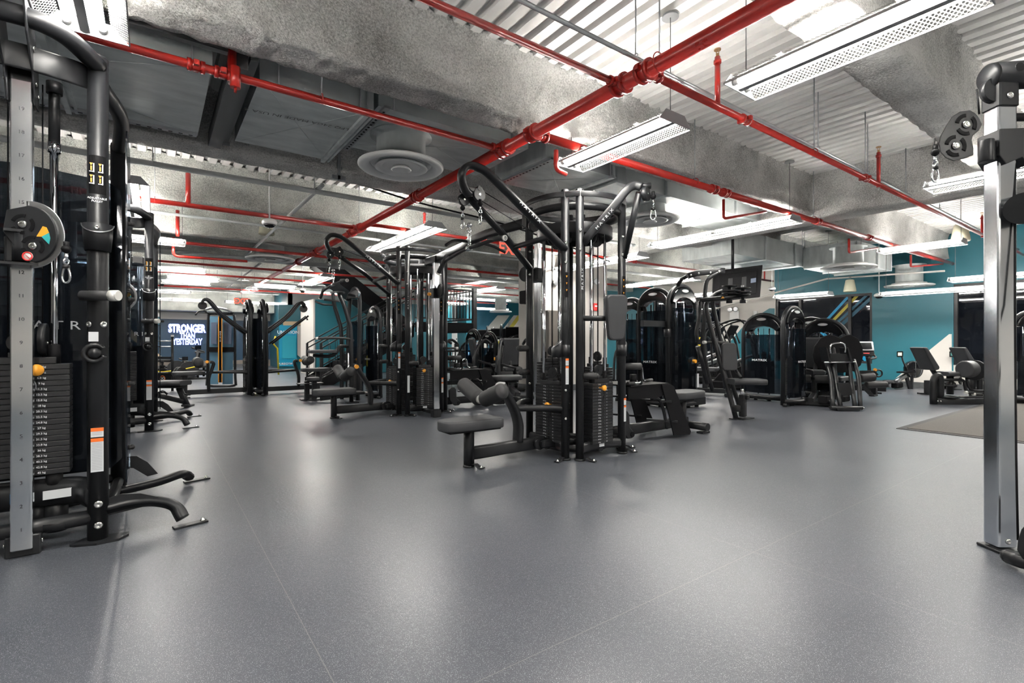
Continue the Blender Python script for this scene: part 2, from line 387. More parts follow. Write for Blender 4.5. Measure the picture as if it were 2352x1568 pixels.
# tan diagonal stripe on the navy wall
P = [onY(px, py, YW - .004) for px, py in ((290, 745), (326, 781), (371, 818), (352, 818), (326, 796), (290, 768))]
struct('trim_stripe', MB().prism(P, (0, -.004, 0)), 'walltan')
# right wall, with windows (z from the photo)
def yX(px): r = ray(px, 784); return XW / r.x * r.y
w1a, w1b = yX(2003), yX(1781)      # window with stripes
w2a, w2b = yX(2352) - 3.2, yX(2190)
w3a, w3b = yX(1655), yX(1500)
zt1 = 2.24; zs1 = onX(1900, 832, XW).z
zt2 = onX(2230, 650, XW).z; zs2 = onX(2190, 838, XW).z
wallX('wall_right', XW, w2a - 6, w2a, 0, 3.5, 'teal')
wallX('wall_right', XW, w2a, w2b, zt2, 3.5, 'teal'); wallX('wall_right', XW, w2a, w2b, 0, zs2, 'wallwhite')
wallX('wall_right', XW, w2b, w1a, 0, 3.5, 'teal', label='teal wall panel between the dark windows')
wallX('wall_right', XW, w1a, w1b, zt1, 3.5, 'teal'); wallX('wall_right', XW, w1a, w1b, 0, zs1, 'teal')
wallX('wall_right', XW, w1b, w3a, 0, 3.5, 'wallwhite', label='off-white wall left of the striped window')
wallX('wall_right', XW, w3a, w3b, 2.55, 3.5, 'wallwhite'); wallX('wall_right', XW, w3a, w3b, 0, .35, 'wallwhite')
wallX('wall_right', XW, w3b, 22, 0, 3.5, 'teal')
XP = XW - .006
def polyX(name, px, material, X=XP, th=.005): return struct(name, MB().prism([onX(a, b, X) for a, b in px], (th, 0, 0)), material)
polyX('trim_panel', [(2180, 767), (2100, 832), (2058, 868), (2058, 884), (2186, 892), (2186, 767)], 'wallwhite')
polyX('trim_panel', [(1676, 786), (1728, 724), (1740, 725), (1767, 708), (1779, 708), (1779, 860), (1676, 850)], 'teal')
polyX('trim_panel', [(1779, 678), (1790, 678), (1800, 600), (1779, 600)], 'teal')
struct('baseboard_right', MB().box((XW - .012, (w1a + w2b) / 2 + .4, .06), (.024, w1a - w2b + 2, .12)), 'baseboardgrey')
struct('baseboard_right', MB().box((XW - .012, (w3a + w1b) / 2, .06), (.024, w3a - w1b, .12)), 'baseboardgrey')
struct('baseboard_back', MB().box((-1, YW - .03, .06), (10, .03, .12)), 'baseboardgrey')
def window(n, ya, yb, zs, zt, bars, label):
    t = Thing('window_%d' % n, label, None, (XW + .1, (ya + yb) / 2, zs)); t.e['kind'] = 'structure'
    fm = MB()
    for y in (ya + .03, yb - .03): fm.box((XW + .08, y, (zs + zt) / 2), (.09, .06, zt - zs))
    for z in (zs + .03, zt - .03): fm.box((XW + .08, (ya + yb) / 2, z), (.09, yb - ya - .12, .06))
    for y in bars: fm.box((XW + .08, y, (zs + zt) / 2), (.09, .07, zt - zs - .12))
    t.part('window_frame', fm, 'windowframe')
    t.part('window_pane', MB().box((XW + .10, (ya + yb) / 2, (zs + zt) / 2), (.012, yb - ya - .1, zt - zs - .1)), 'nightglass')
    return t
t1 = window(1, w1a, w1b, zs1, zt1, [yX(1950), yX(1836)], 'dark window with blue and yellow diagonal stripes')
window(2, w2a, w2b, zs2, zt2, [], 'dark window at the right edge')
window(3, w3a, w3b, .35, 2.55, [yX(1600), yX(1540)], 'dark glazed opening left of the off-white wall')
# film stripes on the window glass
for k, (pp, mm_) in enumerate([([(1893, 737), (1901, 737), (1948, 686), (1948, 678), (1940, 686)], 'mural_cyan'),
        ([(1904, 741), (1913, 741), (1978, 674), (1969, 674)], 'mural_yellow'), ([(1917, 742), (1926, 742), (1998, 675), (1990, 675)], 'mural_blue'),
        ([(1928, 745), (1936, 748), (2000, 690), (2000, 680)], 'mural_blue'), ([(1880, 761), (1890, 761), (1960, 820), (1972, 832), (1960, 832)], 'mural_cyan'), ([(1930, 770), (1945, 780), (1975, 806), (2001, 832), (1988, 832)], 'mural_cyan')]):
    t1.part('window_stripe', MB().prism([onX(a, b, XW + .09) for a, b in pp], (-.003, 0, 0)), mm_)
# night street beyond the glass
struct('ground_outside', MB().quad((XW + .2, -12, -.02), (60, -12, -.02), (60, 40, -.02), (XW + .2, 40, -.02)), 'matteblack')
# mural on the far back wall and the far right wall
def muralY(px, material): return struct('trim_mural', MB().prism([onY(a, b, YB - .005) for a, b in px], (0, -.004, 0)), material)
def mural(px, material):
    for lo in (True, False):
        out = []; m = len(px)
        for i in range(m):
            p, q = px[i], px[(i + 1) % m]; ip = (p[0] <= 1168) == lo; iq = (q[0] <= 1168) == lo
            if ip: out.append(p)
            if ip != iq: k = (1168 - p[0]) / (q[0] - p[0]); out.append((1168, p[1] + (q[1] - p[1]) * k))
        if len(out) > 2: struct('trim_mural', MB().prism([onY(a, b, YB - .005) if lo else onX(a, b, XW - .005) for a, b in out], (0, -.003, 0) if lo else (-.003, 0, 0)), material)
struct('trim_mural', MB().box((13.3, YB - .001, 1.75), (1.9, .006, 3.3)), 'mural_blue')
mural([(1143, 724), (1171, 724), (1146, 757), (1095, 830), (1065, 830), (1118, 753)], 'wallwhite')
mural([(1180, 724), (1189, 724), (1171, 749), (1152, 773), (1112, 830), (1103, 830), (1154, 757)], 'wallwhite')
mural([(1189, 724), (1199, 724), (1181, 749), (1160, 773), (1122, 830), (1112, 830), (1152, 773), (1171, 749)], 'mural_yellow')
mural([(1199, 724), (1212, 724), (1194, 749), (1172, 773), (1134, 830), (1122, 830), (1160, 773), (1181, 749)], 'wallwhite')
mural([(1224, 724), (1236, 724), (1218, 749), (1196, 773), (1158, 830), (1146, 830), (1184, 773), (1206, 749)], 'wallwhite')
# teal column and white pillar
def column(name, px0, px1, Y, w, z1, mats, label):
    a = onY(px0, 784, Y); b = onY(px1, 784, Y)
    return struct(name, MB().box(((a.x + b.x) / 2, Y + w / 2, z1 / 2), (b.x - a.x, w, z1)), mats, label)
column('column', 1071, 1092, 16.8, .7, 3.4, 'teal', 'bright teal column beyond the landing')
pc = struct('column', MB().box((7.53, 8.45, 1.45), (1.86, .9, 2.9)), 'wallwhite', 'off-white square pillar behind the central machine')
struct('baseboard_column', MB().box((7.53, 8.45, .06), (1.89, .93, .12)), 'baseboardgrey')
CB = Thing('storage_cabinet', 'tall grey-brown cabinet in front of the off-white pillar', 'cabinet', (7.1, 7.75, 0))
q0 = onY(1258, 711, 7.7); q1 = onY(1290, 711, 7.7); CB.part('cabinet_body', MB().box(((q0.x + q1.x) / 2, 7.85, q0.z / 2), (q1.x - q0.x, .3, q0.z - .02), ch=.01), 'cabinetgrey'); CB.part('cabinet_door', MB().box(((q0.x + q1.x) / 2, 7.69, q0.z / 2), (q1.x - q0.x - .03, .015, q0.z - .1)), 'cabinetgrey')
# teal stair enclosure
zt = 2.33
p = onY(723, 862, 16.05)
struct('wall_stair', MB().box((p.x + 2.4, p.y + .8, zt / 2 + .02), (4.8, 1.6, zt)), 'teal', 'teal wall behind the staircase')
struct('lit_stair_side', MB().box((p.x - .02, p.y + .8, zt / 2 + .02), (.05, 1.62, zt + .02)), 'wallwhite')  # pale sheet: light on the enclosure's left face, put into its colour
# poster wall with information board, brown header and white panel
YP = 19.7
struct('wall_poster', MB().prism([onY(640, 700, YP), onY(706, 700, YP), onY(706, 862, YP), onY(640, 862, YP)], (0, .1, 0)), 'teal')
struct('trim_header', MB().prism([onY(650, 738, YP - .01), onY(704, 738, YP - .01), onY(704, 747, YP - .01), onY(650, 747, YP - .01)], (0, -.05, 0)), 'wood')
struct('trim_panel', MB().prism([onY(683, 748, YP - .02), onY(704, 748, YP - .02), onY(704, 832, YP - .02), onY(683, 815, YP - .02)], (0, -.01, 0)), 'wallwhite')
PT = Thing('notice_board', 'blue information board with clear document pockets on the far wall', 'notice board', onY(662, 840, YP - .03))
PT.part('board', MB().prism([onY(641, 746, YP - .03), onY(682, 746, YP - .03), onY(682, 841, YP - .03), onY(641, 841, YP - .03)], (0, -.02, 0)), 'poster')
PT.part('document_pocket', MB().prism([onY(648, 771, YP - .06), onY(680, 771, YP - .06), onY(680, 823, YP - .06), onY(648, 823, YP - .06)], (0, -.01, 0)), 'posterglass')
q = onY(664, 762, YP - .06); tx = MB(); tx.text('UNCTION', .16, onY(662, 763, YP - .06), off=.02)
PT.part('lettering', tx, 'lettering'); PT.part('logo_lettering', MB().text('PUREGYM', .11, onY(655, 835.5, YP - .06), off=.02), 'lettering')
# ---------------------------------------------------------------- neon motto
NT = Thing('neon_sign', 'glowing white motto sign with blue halo on the navy wall', 'sign', onY(430, 790, YW - .05))
for txt, cx, cy, wpx, hpx, off in (('STRONGER', 430, 755, 84, 17, .03), ('THAN', 431, 771, 34, 12, .02), ('YESTERDAY', 431, 785, 67, 13, .02)):
    c = onY(cx, cy, YW - .06); h = (onY(cx, cy - hpx / 2, YW) - onY(cx, cy + hpx / 2, YW)).z; w = (onY(cx + wpx / 2, cy, YW) - onY(cx - wpx / 2, cy, YW)).x
    size = h / .70
    t0 = MB().text(txt, size, (0, 0, 0), off=off); ww = max(v.x for v in t0.v) - min(v.x for v in t0.v)
    NT.part('lettering', MB().text(txt, size, c, off=off, sx=w / ww), 'neon', label='white glowing letters reading ' + txt)
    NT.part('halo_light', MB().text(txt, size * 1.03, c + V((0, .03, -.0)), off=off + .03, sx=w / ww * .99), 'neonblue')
    if off < .025: NT.part('letter_core', MB().text(txt, size * .99, c + V((0, -.006, 0)), off=-.010, sx=w / ww), 'mural_blue')
# lights, box and box on the pale band of the back wall
for px in (349, 362):
    single('emergency_light', MB().cyl(onY(px, 723, YW - .05), onY(px, 723, YW - .18), .07, 14).cyl(onY(px, 723, YW - .18), onY(px, 723, YW - .2), .05, 14), 'steel', 'round spot lamp high on the pale band, %s of the pair' % ('left' if px == 349 else 'right'), 'emergency light', 'emergency spots on the back wall')
single('junction_box', MB().box(onY(354, 736, YW - .1), (.34, .12, .3), ch=.01), 'teal', 'teal box under the round spots on the navy wall', 'box')
# ================================================================ DUCTS
def duct(name, x0, x1, y0, y1, z0, z1, label, flanges=(), slots=()):
    t = Thing(name, label, 'air duct', ((x0 + x1) / 2, (y0 + y1) / 2, z0))
    mb = MB().box(((x0 + x1) / 2, (y0 + y1) / 2, (z0 + z1) / 2), (x1 - x0, y1 - y0, z1 - z0)); xm = (x0 + x1) / 2; ym = (y0 + y1) / 2
    t.part('duct_body', mb, 'galv')
    # cross-break creases
    cb = MB()
    for a, b in (((x0 + .05, y0 + .05), (x1 - .05, y1 - .05)), ((x0 + .05, y1 - .05), (x1 - .05, y0 + .05))): cb.tube([(a[0], a[1], z0 - .0005), (b[0], b[1], z0 - .0005)], .0022, 4)
    t.part('crease', cb, 'galv')
    for rx in (x0 + .12, x1 - .12):
        for ry in (y0 - .03, y1 + .03): t.part('hanger_rod', MB().cyl((rx, ry, z0 - .01), (rx, ry, DECK), .005, 6), 'conduit')
    for f in flanges:
        fm = MB().box((f, ym, z0 - .012), (.035, y1 - y0 + .06, .03)).box((f, y0 - .02, (z0 + z1) / 2), (.035, .03, z1 - z0)).box((f + .05, ym, z0 - .008), (.02, y1 - y0 + .04, .016))
        t.part('flange', fm, 'galv')
    for s in slots:
        sm_ = MB().box((s, ym, z0 - .012), (.05, y1 - y0 + .1, .02)); t.part('support_channel', sm_, 'galvdark' if 0 else 'conduit')
        hm = MB(); y = y0 + .04
        while y < y1: hm.box((s, y, z0 - .0225), (.018, .022, .002)); y += .06
        t.part('slot_row', hm, 'matteblack', kind='stuff')
    return t
ZD = EYE + 1.87
d1 = duct('air_duct', -2.3, .33, 3.95, 5.35, ZD, ZD + .45, 'wide grey galvanized duct under the deck at upper left', flanges=(-.55,))
ch = MB().box((-.98, 3.99, ZD - .012), (2.6, .05, .024)).box((-.98, 5.3, ZD - .012), (2.6, .05, .024)); d1.part('support_channel', ch, 'conduit')
hm = MB(); x = -2.2
while x < .3: hm.box((x, 3.99, ZD - .0245), (.03, .014, .002)); hm.box((x, 5.3, ZD - .0245), (.03, .014, .002)); x += .075
d1.part('slot_row', hm, 'matteblack', kind='stuff')
duct('air_duct', .62, 1.46, 3.95, 5.28, ZD, ZD + .42, 'galvanized duct section beside the black hanger channel, with stamped lettering', flanges=(1.42,)).part('lettering', MB().text('LFQ 24GA MADE IN USA 2', .07, (1.0, 4.45, ZD), x=(-1, .12, 0), up=(0, 1, 0), depth=.003), 'galvdark')
ds = duct('air_duct', 1.50, 3.05, 3.95, 4.95, EYE + 1.93, EYE + 2.3, 'galvanized duct above the large round ceiling diffuser', flanges=(2.85,), slots=(1.56,))
duct('air_duct', 3.3, 4.35, 3.98, 4.92, EYE + 1.9, EYE + 2.25, 'galvanized duct section left of the pipe crossing', flanges=(4.28,), slots=(3.36,))
duct('air_duct', 4.4, 7.6, 4.0, 4.85, EYE + 1.86, EYE + 2.2, 'long pale duct running behind the central machine to the girder', flanges=(5.3, 6.9))
duct('air_duct', 8.6, 11.3, 5.0, 6.1, EYE + 1.6, EYE + 2.05, 'galvanized duct past the girder above the right diffusers', flanges=(9.7, 10.9))
duct('air_duct', 11.3, 13.2, 4.0, 5.0, EYE + 1.55, EYE + 2.0, 'galvanized duct next to the teal wall', flanges=(12.3, 12.9))
# black hanger channel through the gap at px 500
single('hanger_channel', MB().box((.47, 4.6, ZD + .02), (.10, 1.7, .14)).box((.56, 4.6, ZD + .05), (.05, 1.7, .05)), 'galvdark', 'dark steel channel between two duct sections', 'steel channel')
single('hanger_channel', MB().box((-.35, 3.72, 3.1), (1.5, .05, .35)), 'galvdark', 'dark plate in the gap above the red pipe at upper left', 'steel plate')
def diffuser(c, R, neck, h, label):
    t = Thing('ceiling_diffuser', label, 'air diffuser', c, 'round ceiling diffusers'); c = V(c)
    t.part('duct_collar', MB().lathe([(neck + .06, h), (neck + .06, h - .012), (neck, h - .014), (neck, .0)], c, n=40), 'galv')
    t.part('outer_ring', MB().lathe([(neck * .98, .02), (R * .93, .012), (R, .0), (R * 1.0, -.012), (R * .95, -.03), (R * .76, -.018), (R * .70, .03), (R * .69, .05)], c, n=56), 'white')
    t.part('inner_cone', MB().lathe([(R * .60, -.012), (R * .62, -.022), (R * .58, -.03), (R * .44, -.012), (R * .30, .02), (.05, .06)][::1], c, n=48), 'white')
    t.part('center_disc', MB().lathe([(.03, .055), (R * .22, -.03), (R * .24, -.038), (R * .2, -.044), (.001, -.036)], c, n=36), 'white')
    t.part('throat', MB().lathe([(R * .68, .045), (.001, .05)], c, n=30), 'galvdark')
    return t
diffuser((1.90, 4.42, EYE + 1.655), .395, .225, .275, 'large white round diffuser hanging at upper left of centre')
diffuser((5.55, 4.45, EYE + 1.68), .39, .22, .2, 'white round diffuser right of the central machine tower')
diffuser((1.82, 10.4, EYE + 1.58), .43, .24, .5, 'white round diffuser far off over the left machines')
p = W(1948, 613, 9.6); diffuser(p, .46, .25, .38, 'white round diffuser in front of the galvanized duct at right'); p = W(2088, 655, 11.2); diffuser(p, .46, .25, .45, 'lowest white round diffuser next to the teal wall')
p = W(1150, 715, 17.5); diffuser(p, .4, .2, .45, 'distant white round diffuser near the mural')
# ================================================================ PIPES
def pipe(P, r, label, name='sprinkler_pipe', material='red', couplings=(), cat='pipe', hangers=(), fil=0, group=None):
    P = [V(p) for p in P]; t = Thing(name, label, cat, P[0], group)
    t.part('pipe', MB().tube(P, r, 14, fil=fil), material)
    L_ = P[-1] - P[0]
    for c in couplings:
        q = P[0] + L_ * c; d = L_.normalized(); mb = MB()
        for k in (-.035, .035): mb.cyl(q + d * (k - .012), q + d * (k + .012), r * 1.42, 14)
        mb.cyl(q - d * .035, q + d * .035, r * 1.22, 14)
        s, u = perp(d)
        for k in (-1, 1): mb.box(q + s * k * r * 1.6, (.03, .03, .03)); 
        t.part('coupling', mb, material)
    for c in hangers:
        q = P[0] + L_ * c; d = L_.normalized(); mb = MB().torus(q + V((0, 0, .012)), r * 1.22, .004, ax=d, n=20, m=6); t.part('hanger_ring', mb, material)
        t.part('hanger_rod', MB().cyl(q + V((0, 0, r * 1.3)), (q.x, q.y, DECK + .01), .005, 6), 'conduit')
    return t
ZP = EYE + 1.68
XM = 2.49
pipe([(XM, .5, ZP), (XM, 19.5, ZP)], .048, 'thick red sprinkler main running away from the camera', couplings=((2.03 - .5) / 19, (2.23 - .5) / 19, (3.16 - .5) / 19, .16, (3.59 - .5) / 19, (5.35 - .5) / 19, (7.3 - .5) / 19, (7.65 - .5) / 19, .48, .56), hangers=(.075, .25, .36, .5))
pipe([(XM, 2.23, ZP), (-3, 2.23, ZP)], .021, 'thin red branch pipe crossing the upper middle of the deck', couplings=(.012,))
pipe([(XM, 2.03, ZP), (XW - .2, 2.03, ZP)], .024, 'thin red branch pipe running to the lower right beside the conduit', couplings=(.008, .1, .3), hangers=(.2, .3))
pipe([(XM, 3.59, ZP), (-3.2, 3.59, ZP)], .026, 'red branch pipe crossing below the big sprayed beam at left', couplings=(.012, .375, .40), hangers=(.27,))
pipe([(.42, 3.59, ZP), (.42, 3.70, ZP - .0), (.42, 3.72, DECK)], .026, 'short red riser behind the pipe crossing at upper left')
single('sprinkler_drop', MB().cyl((.42, 3.55, ZP + .04), (.42, 3.55, ZP - .09), .030, 12).cyl((.42, 3.55, ZP - .09), (.42, 3.55, ZP - .12), .008, 8), 'red', 'red capped tee under the left branch pipe', 'pipe fitting')
pipe([(XM, 3.16, ZP), (XW - .2, 3.16, ZP)], .035, 'medium red pipe running under the big beam to the right', couplings=(.008, .22, .24, .44, .6), hangers=(.19, .43))
pipe([(-3, 7.32, ZP), (XM, 7.32, ZP)], .03, 'red branch pipe over the left machines, nearer one', couplings=(.42, .99), hangers=(.55,))
pipe([(XM, 7.0, ZP), (14, 7.0, ZP)], .026, 'red branch pipe passing behind the central tower', couplings=(.2, .5))
pipe([(-3, 9.85, ZP - .05), (XM, 9.85, ZP - .05)], .028, 'red branch pipe over the left machines, farther one', couplings=(.4, .98))
pipe([(XM, 9.9, ZP - .05), (13, 9.9, ZP - .05)], .026, 'red branch pipe low behind the exit sign', couplings=(.2, .3))
pipe([(-3, 12.6, ZP - .02), (12, 12.6, ZP - .02)], .026, 'distant red branch pipe across the hall')
pipe([(-3, 14.2, ZP - .05), (12, 14.2, ZP - .05)], .026, 'distant red branch pipe ahead of the X-laid lamps')
pipe([(-3, 17.0, ZP - .12), (12, 17.0, ZP - .12)], .026, 'red branch pipe closest to the navy wall')
for px, py, Y, lab in ((432, 398, 7.32, 'red drop pipe from the deck onto the nearer left branch'), (407, 482, 8.6, 'short red drop between two left branches')):
    q = onY(px, py, Y); pipe([(q.x, Y, q.z), (q.x, Y, ZP)] if Y < 8 else [onY(408, 483, 9.85), onY(408, 543, 9.85)], .028, lab)
pipe([onY(398, 545, 9.9), onY(398, 588, 9.9), onY(568, 600, 9.9) + V((0, 0, 0))], .022, 'red looped arm pipe hanging below the far left branch', fil=.08)
pipe([onY(1277, 345, 3.16), onY(1277, 389, 3.16), onY(1300, 400, 3.16), ], .02, 'small red elbow hanging by the perforated lamp', fil=.04)
pipe([onY(1662, 458, 3.4), onY(1662, 502, 3.4), onY(1760, 486, 3.2)], .016, 'thin red arm pipe below the girder', fil=.04)
pipe([onY(1950, 548, 3.3), onY(1950, 580, 3.3), onY(2015, 570, 3.2)], .018, 'thin red arm pipe in front of the right duct', fil=.04)
pipe([onY(2092, 585, 3.3), onY(2092, 612, 3.3), onY(2165, 606, 3.2)], .018, 'thin red arm pipe above the lowest diffuser', fil=.04)
pipe([onY(2188, 610, 3.3), onY(2188, 636, 3.3), onY(2290, 628, 3.2)], .018, 'thin red arm pipe before the far right window', fil=.04)
def sprinkler(px, y0, y1, Y, lab):
    a = onY(px, y1, Y); b = onY(px, y0, Y); t = Thing('upright_sprinkler', lab, 'sprinkler', a, 'upright sprinklers')
    L_ = (b - a).z; t.part('riser', MB().cyl(a, a + V((0, 0, L_ * .86)), .019, 12).cyl(a + V((0, 0, L_ * .74)), a + V((0, 0, L_ * .80)), .026, 12), 'red')
    t.part('nozzle', MB().cyl(a + V((0, 0, L_ * .86)), a + V((0, 0, L_ * .92)), .012, 8).cyl(a + V((0, 0, L_ * .98)), b, .024, 14).bar(a + V((0, .01, L_ * .9)), a + V((0, .01, L_)), .004, .004).bar(a + V((0, -.01, L_ * .9)), a + V((0, -.01, L_)), .004, .004), 'brass')
sprinkler(1648, 113, 240, 2.03, 'red upright sprinkler riser on the conduit-side pipe, nearest one')
sprinkler(2018, 337, 430, 2.03, 'red upright sprinkler riser farther along the conduit-side pipe')
sprinkler(2256, 488, 545, 2.03, 'red upright sprinkler riser nearest the chrome column')
sprinkler(975, 483, 520, 6.9, 'red upright riser above the eight foot lamp at centre')
sprinkler(1756, 612, 641, 7.0, 'red upright riser right of the television')
pipe([(-1, 2.13, EYE + 1.82), (XW - .3, 2.13, EYE + 1.82)], .0135, 'thin silver conduit beside the red branch pipe', name='conduit', material='conduit', cat='conduit', hangers=(.236, .41, .49, .57, .66), couplings=())
pipe([(-3, 5.95, EYE + 1.72), (4, 5.95, EYE + 1.72), (7, 5.95, EYE + 1.72)], .028, 'thick pale conduit running behind the second beam', name='conduit', material='paintpipe', cat='conduit', hangers=(.3, .45, .6))
pipe([(-3, 8.05, EYE + 1.70), (7, 8.05, EYE + 1.70)], .02, 'thin pale conduit under the third beam', name='conduit', material='paintpipe', cat='conduit')
pipe([(1.55, 5.8, EYE + 1.76), (1.55, 11.8, EYE + 1.76)], .024, 'pale conduit crossing diagonally behind the round diffuser', name='conduit', material='paintpipe', cat='conduit')
pipe([(1.9, 12.0, EYE + 1.7), (1.9, 18, EYE + 1.7)], .024, 'pale conduit farther along over the blue tower', name='conduit', material='paintpipe', cat='conduit')
for k, yy in enumerate((6.1, 6.25)): pipe([(5.6, yy + 2.3, EYE + 1.74), (13, yy + 2.3, EYE + 1.74)], .018, 'pale conduit behind the girder, %s of two' % ('nearer', 'farther')[k], name='conduit', material='paintpipe', cat='conduit')
pipe([(8.3, -2, EYE + 1.85), (8.3, 9, EYE + 1.85)], .028, 'grey pipe hung along the girder', name='conduit', material='paintpipe', cat='conduit')
pipe([onX(1620, 715, 14.1), onX(1900, 640, 13.4), onX(2170, 622, 13.4)], .02, 'white pipe crossing the teal wall near the diffusers', name='conduit', material='wallwhite', cat='conduit')
pipe([(XM - 5, 11.5, 2.75), (11, 11.5, 2.75)], .05, 'thick pale pipe across the far hall', name='conduit', material='paintpipe', cat='conduit')
pipe([(XM - 5, 15.7, 2.7), (11, 15.7, 2.7)], .05, 'thick pale pipe before the stair wall', name='conduit', material='paintpipe', cat='conduit')
cab = MB().tube([onY(760, 398, 5.9), onY(950, 462, 5.9), onY(1175, 520, 5.9), onY(1400, 600, 5.9)], .012, 8, sm=6)
single('cable', cab, 'matteblack', 'black cable looping along the pale conduit', 'cable')
# strut brackets with conduit on beam two
for px, py, lab in ((508, 328, 'galvanized strut bracket left of the diffuser'), (778, 408, 'galvanized strut bracket under the round diffuser')):
    q = onY(px, py, 5.46); single('strut_bracket', MB().box(q + V((0, 0, .12)), (.03, .03, .3)).box(q, (.14, .03, .04)).box(q + V((.03, 0, .06)), (.012, .02, .12)), 'conduit', lab, 'bracket')
# ================================================================ LAMPS
def fixture(L0, zlow):
    K = .925; Lh = L0 * K
    t = Thing('fluorescent_light', 'x', 'ceiling light', (0, 0, 0), local=True); h = Lh / 2; n = 1 if L0 < 1.6 else 2; k_ = K
    t.part('housing', MB().box((0, 0, .072), (.13, Lh, .008)).box((0, -h * .5, .074), (.2, .03, .006)).box((0, h * .5, .074), (.2, .03, .006)).prism([(-.032, -h, .068), (-.020, -h, .004), (.020, -h, .004), (.032, -h, .068)], (0, Lh, 0)), 'reflector')
    for s in (-1, 1):
        mb = MB().quad((s * .100, -h, .066), (s * .100, h, .066), (s * .178, h, -.005), (s * .178, -h, -.005))
        t.part('reflector_wing', mb, 'perforated', uvfn=lambda c: (c.y, abs(c.x) * 1.33))
        t.part('reflector_lip', MB().box((s * .179, 0, -.004), (.006, Lh, .012)), 'reflector')
        for k in range(n):
            L1 = Lh / n; y0 = -h + k * L1
            t.part('lamp_tube', MB().cyl((s * .070, y0 + .03, .032), (s * .070, y0 + L1 - .03, .032), .0135, 8), 'tube')
            t.part('lamp_socket', MB().cyl((s * .070, y0 + .004, .032), (s * .070, y0 + .03, .032), .017, 10).cyl((s * .070, y0 + L1 - .03, .032), (s * .070, y0 + L1 - .004, .032), .017, 10), 'white')
        t.part('end_plate', MB().prism([(-.180, s * h, -.006), (.180, s * h, -.006), (.105, s * h, .076), (-.105, s * h, .076)], (0, s * .006, 0)), 'fixgrey')
    for s in (-1, 1): t.part('hanger_wire', MB().cyl((0, s * h * .93, .07), (0, s * h * .93, DECK - zlow), .0035, 6), 'galvdark')
    t.part('canopy', MB().lathe([(.06, .0), (.055, .02), (.001, .024)], (0, -h * .93, DECK - zlow - .022)), 'fixgrey')
    return t.e
FX = {}
f4 = 1.22; f8 = 2.44
ZL = 2.74
LAMPS = [(f4, 3.22, 1.22, ZL, 0, 'perforated fluorescent lamp at the top right, nearest and largest'), (f4, 3.28, 3.0, ZL, 0, 'perforated fluorescent lamp hanging above the central machine'),
 (f8, -.30, 2.36, ZL, 0, 'twin tube lamp cut by the top left corner'), (f8, 3.38, 7.85, ZL, 0, 'eight foot lamp above the second machine tower'),
 (f8, 7.3, 4.55, ZL, 0, 'long lamp hanging in front of the sprayed girder'), (f8, 7.05, .58, ZL, 0, 'long lamp behind the chrome column at right'),
 (f4, 11.3, 3.0, ZL, 0, 'short lamp under the cream pendant speaker'), (f8, 13.2, 1.8, 2.27, 0, 'lamp before the right window, upper one'), (f8, 13.6, 3.1, 2.10, 0, 'lamp close to the teal wall, lower one'),
 (f8, 8.5, 13.6, ZL - .1, 0, 'long lamp beyond the landing at centre'), (f8, 7.5, 8.3 - .9, 2.66, 0, 'long lamp seen between the posts of the central tower'),
 (f8, 11.6, 9.0, ZL - .05, 0, 'long lamp left of the television'), (f4, 12.6, 5.6, 2.12, 0, 'small lamp in front of the striped window'), (f8, 13.2, 8.6, 2.4, 0, 'long lamp behind the television'),
 (f8, -.22, 7.9, ZL, 0, 'lamp seen steeply past the left cable machine'), (f4, .45, 14.4, ZL, 90, 'crosswise lamp over the rack, right one'), (f4, -1.0, 14.4, ZL, 90, 'crosswise lamp over the rack, left one'),
 (f4, -.15, 10.4, ZL, 90, 'crosswise lamp just right of the far left post'), (f4, 3.1, 17.0, ZL, 90, 'crosswise lamp near the exit sign at left'), (f8, 3.7, 14.6, ZL, 0, 'pair of strips left of the stair wall'),
 (f4, .8, 17.4, ZL, 90, 'bluish crosswise lamp in the far left, lower'), (f4, .9, 16.2, ZL, 90, 'bluish crosswise lamp in the far left, upper'), (f8, .6, 23.2, ZL - .1, 90, 'crosswise lamp nearest the motto, left'), (f8, 3.6, 23.2, ZL - .1, 90, 'crosswise lamp nearest the motto, right'), (f8, -.2, 19.6, ZL - .1, 90, 'crosswise lamp closest to the navy wall'), (f4, 2.6, 18.6, ZL, 0, 'short lamp above the motto sign'),
 (f8, 5.0, 18.4, ZL, 90, 'crosswise lamp above the notice board'), (f8, 11.0, 17.2, ZL, 90, 'crosswise lamp before the mural'), (f8, 12.0, 13.4, ZL, 0, 'lamp over the far cardio rows'), (f8, 12.6, 19.6, 2.55, 90, 'added crosswise lamp that brightens the striped mural'), (f8, 14.4, 17.2, 2.6, 0, 'added lamp that brightens the far right mural wall'), (f4, 9.4, 17.0, 2.5, 90, 'short lamp in front of the teal column'),  # striped mural and far right mural wall lamps are added to brighten the mural
 (f4, 3.22, -1.3, ZL, 0, 'added unseen short lamp just behind the camera, middle row'), (f8, -.32, -.9, ZL, 0, 'added unseen lamp just behind the camera, left row'), (f8, 3.25, -3.4, ZL, 0, 'lamp behind the camera, middle row'), (f8, -.4, -4.2, ZL, 0, 'lamp behind the camera, left row'), (f8, 7.1, -3.4, ZL, 0, 'lamp behind the camera, right row'), (f8, -4.6, 2.4, ZL, 0, 'lamp left of the cable machine'), (f8, -4.6, 8.0, ZL, 0, 'lamp left of the far cable machine'), (f8, 11.0, -1.5, ZL, 0, 'lamp beyond the right edge')]  # the two lamps just behind the camera are added, unseen, to brighten the beams
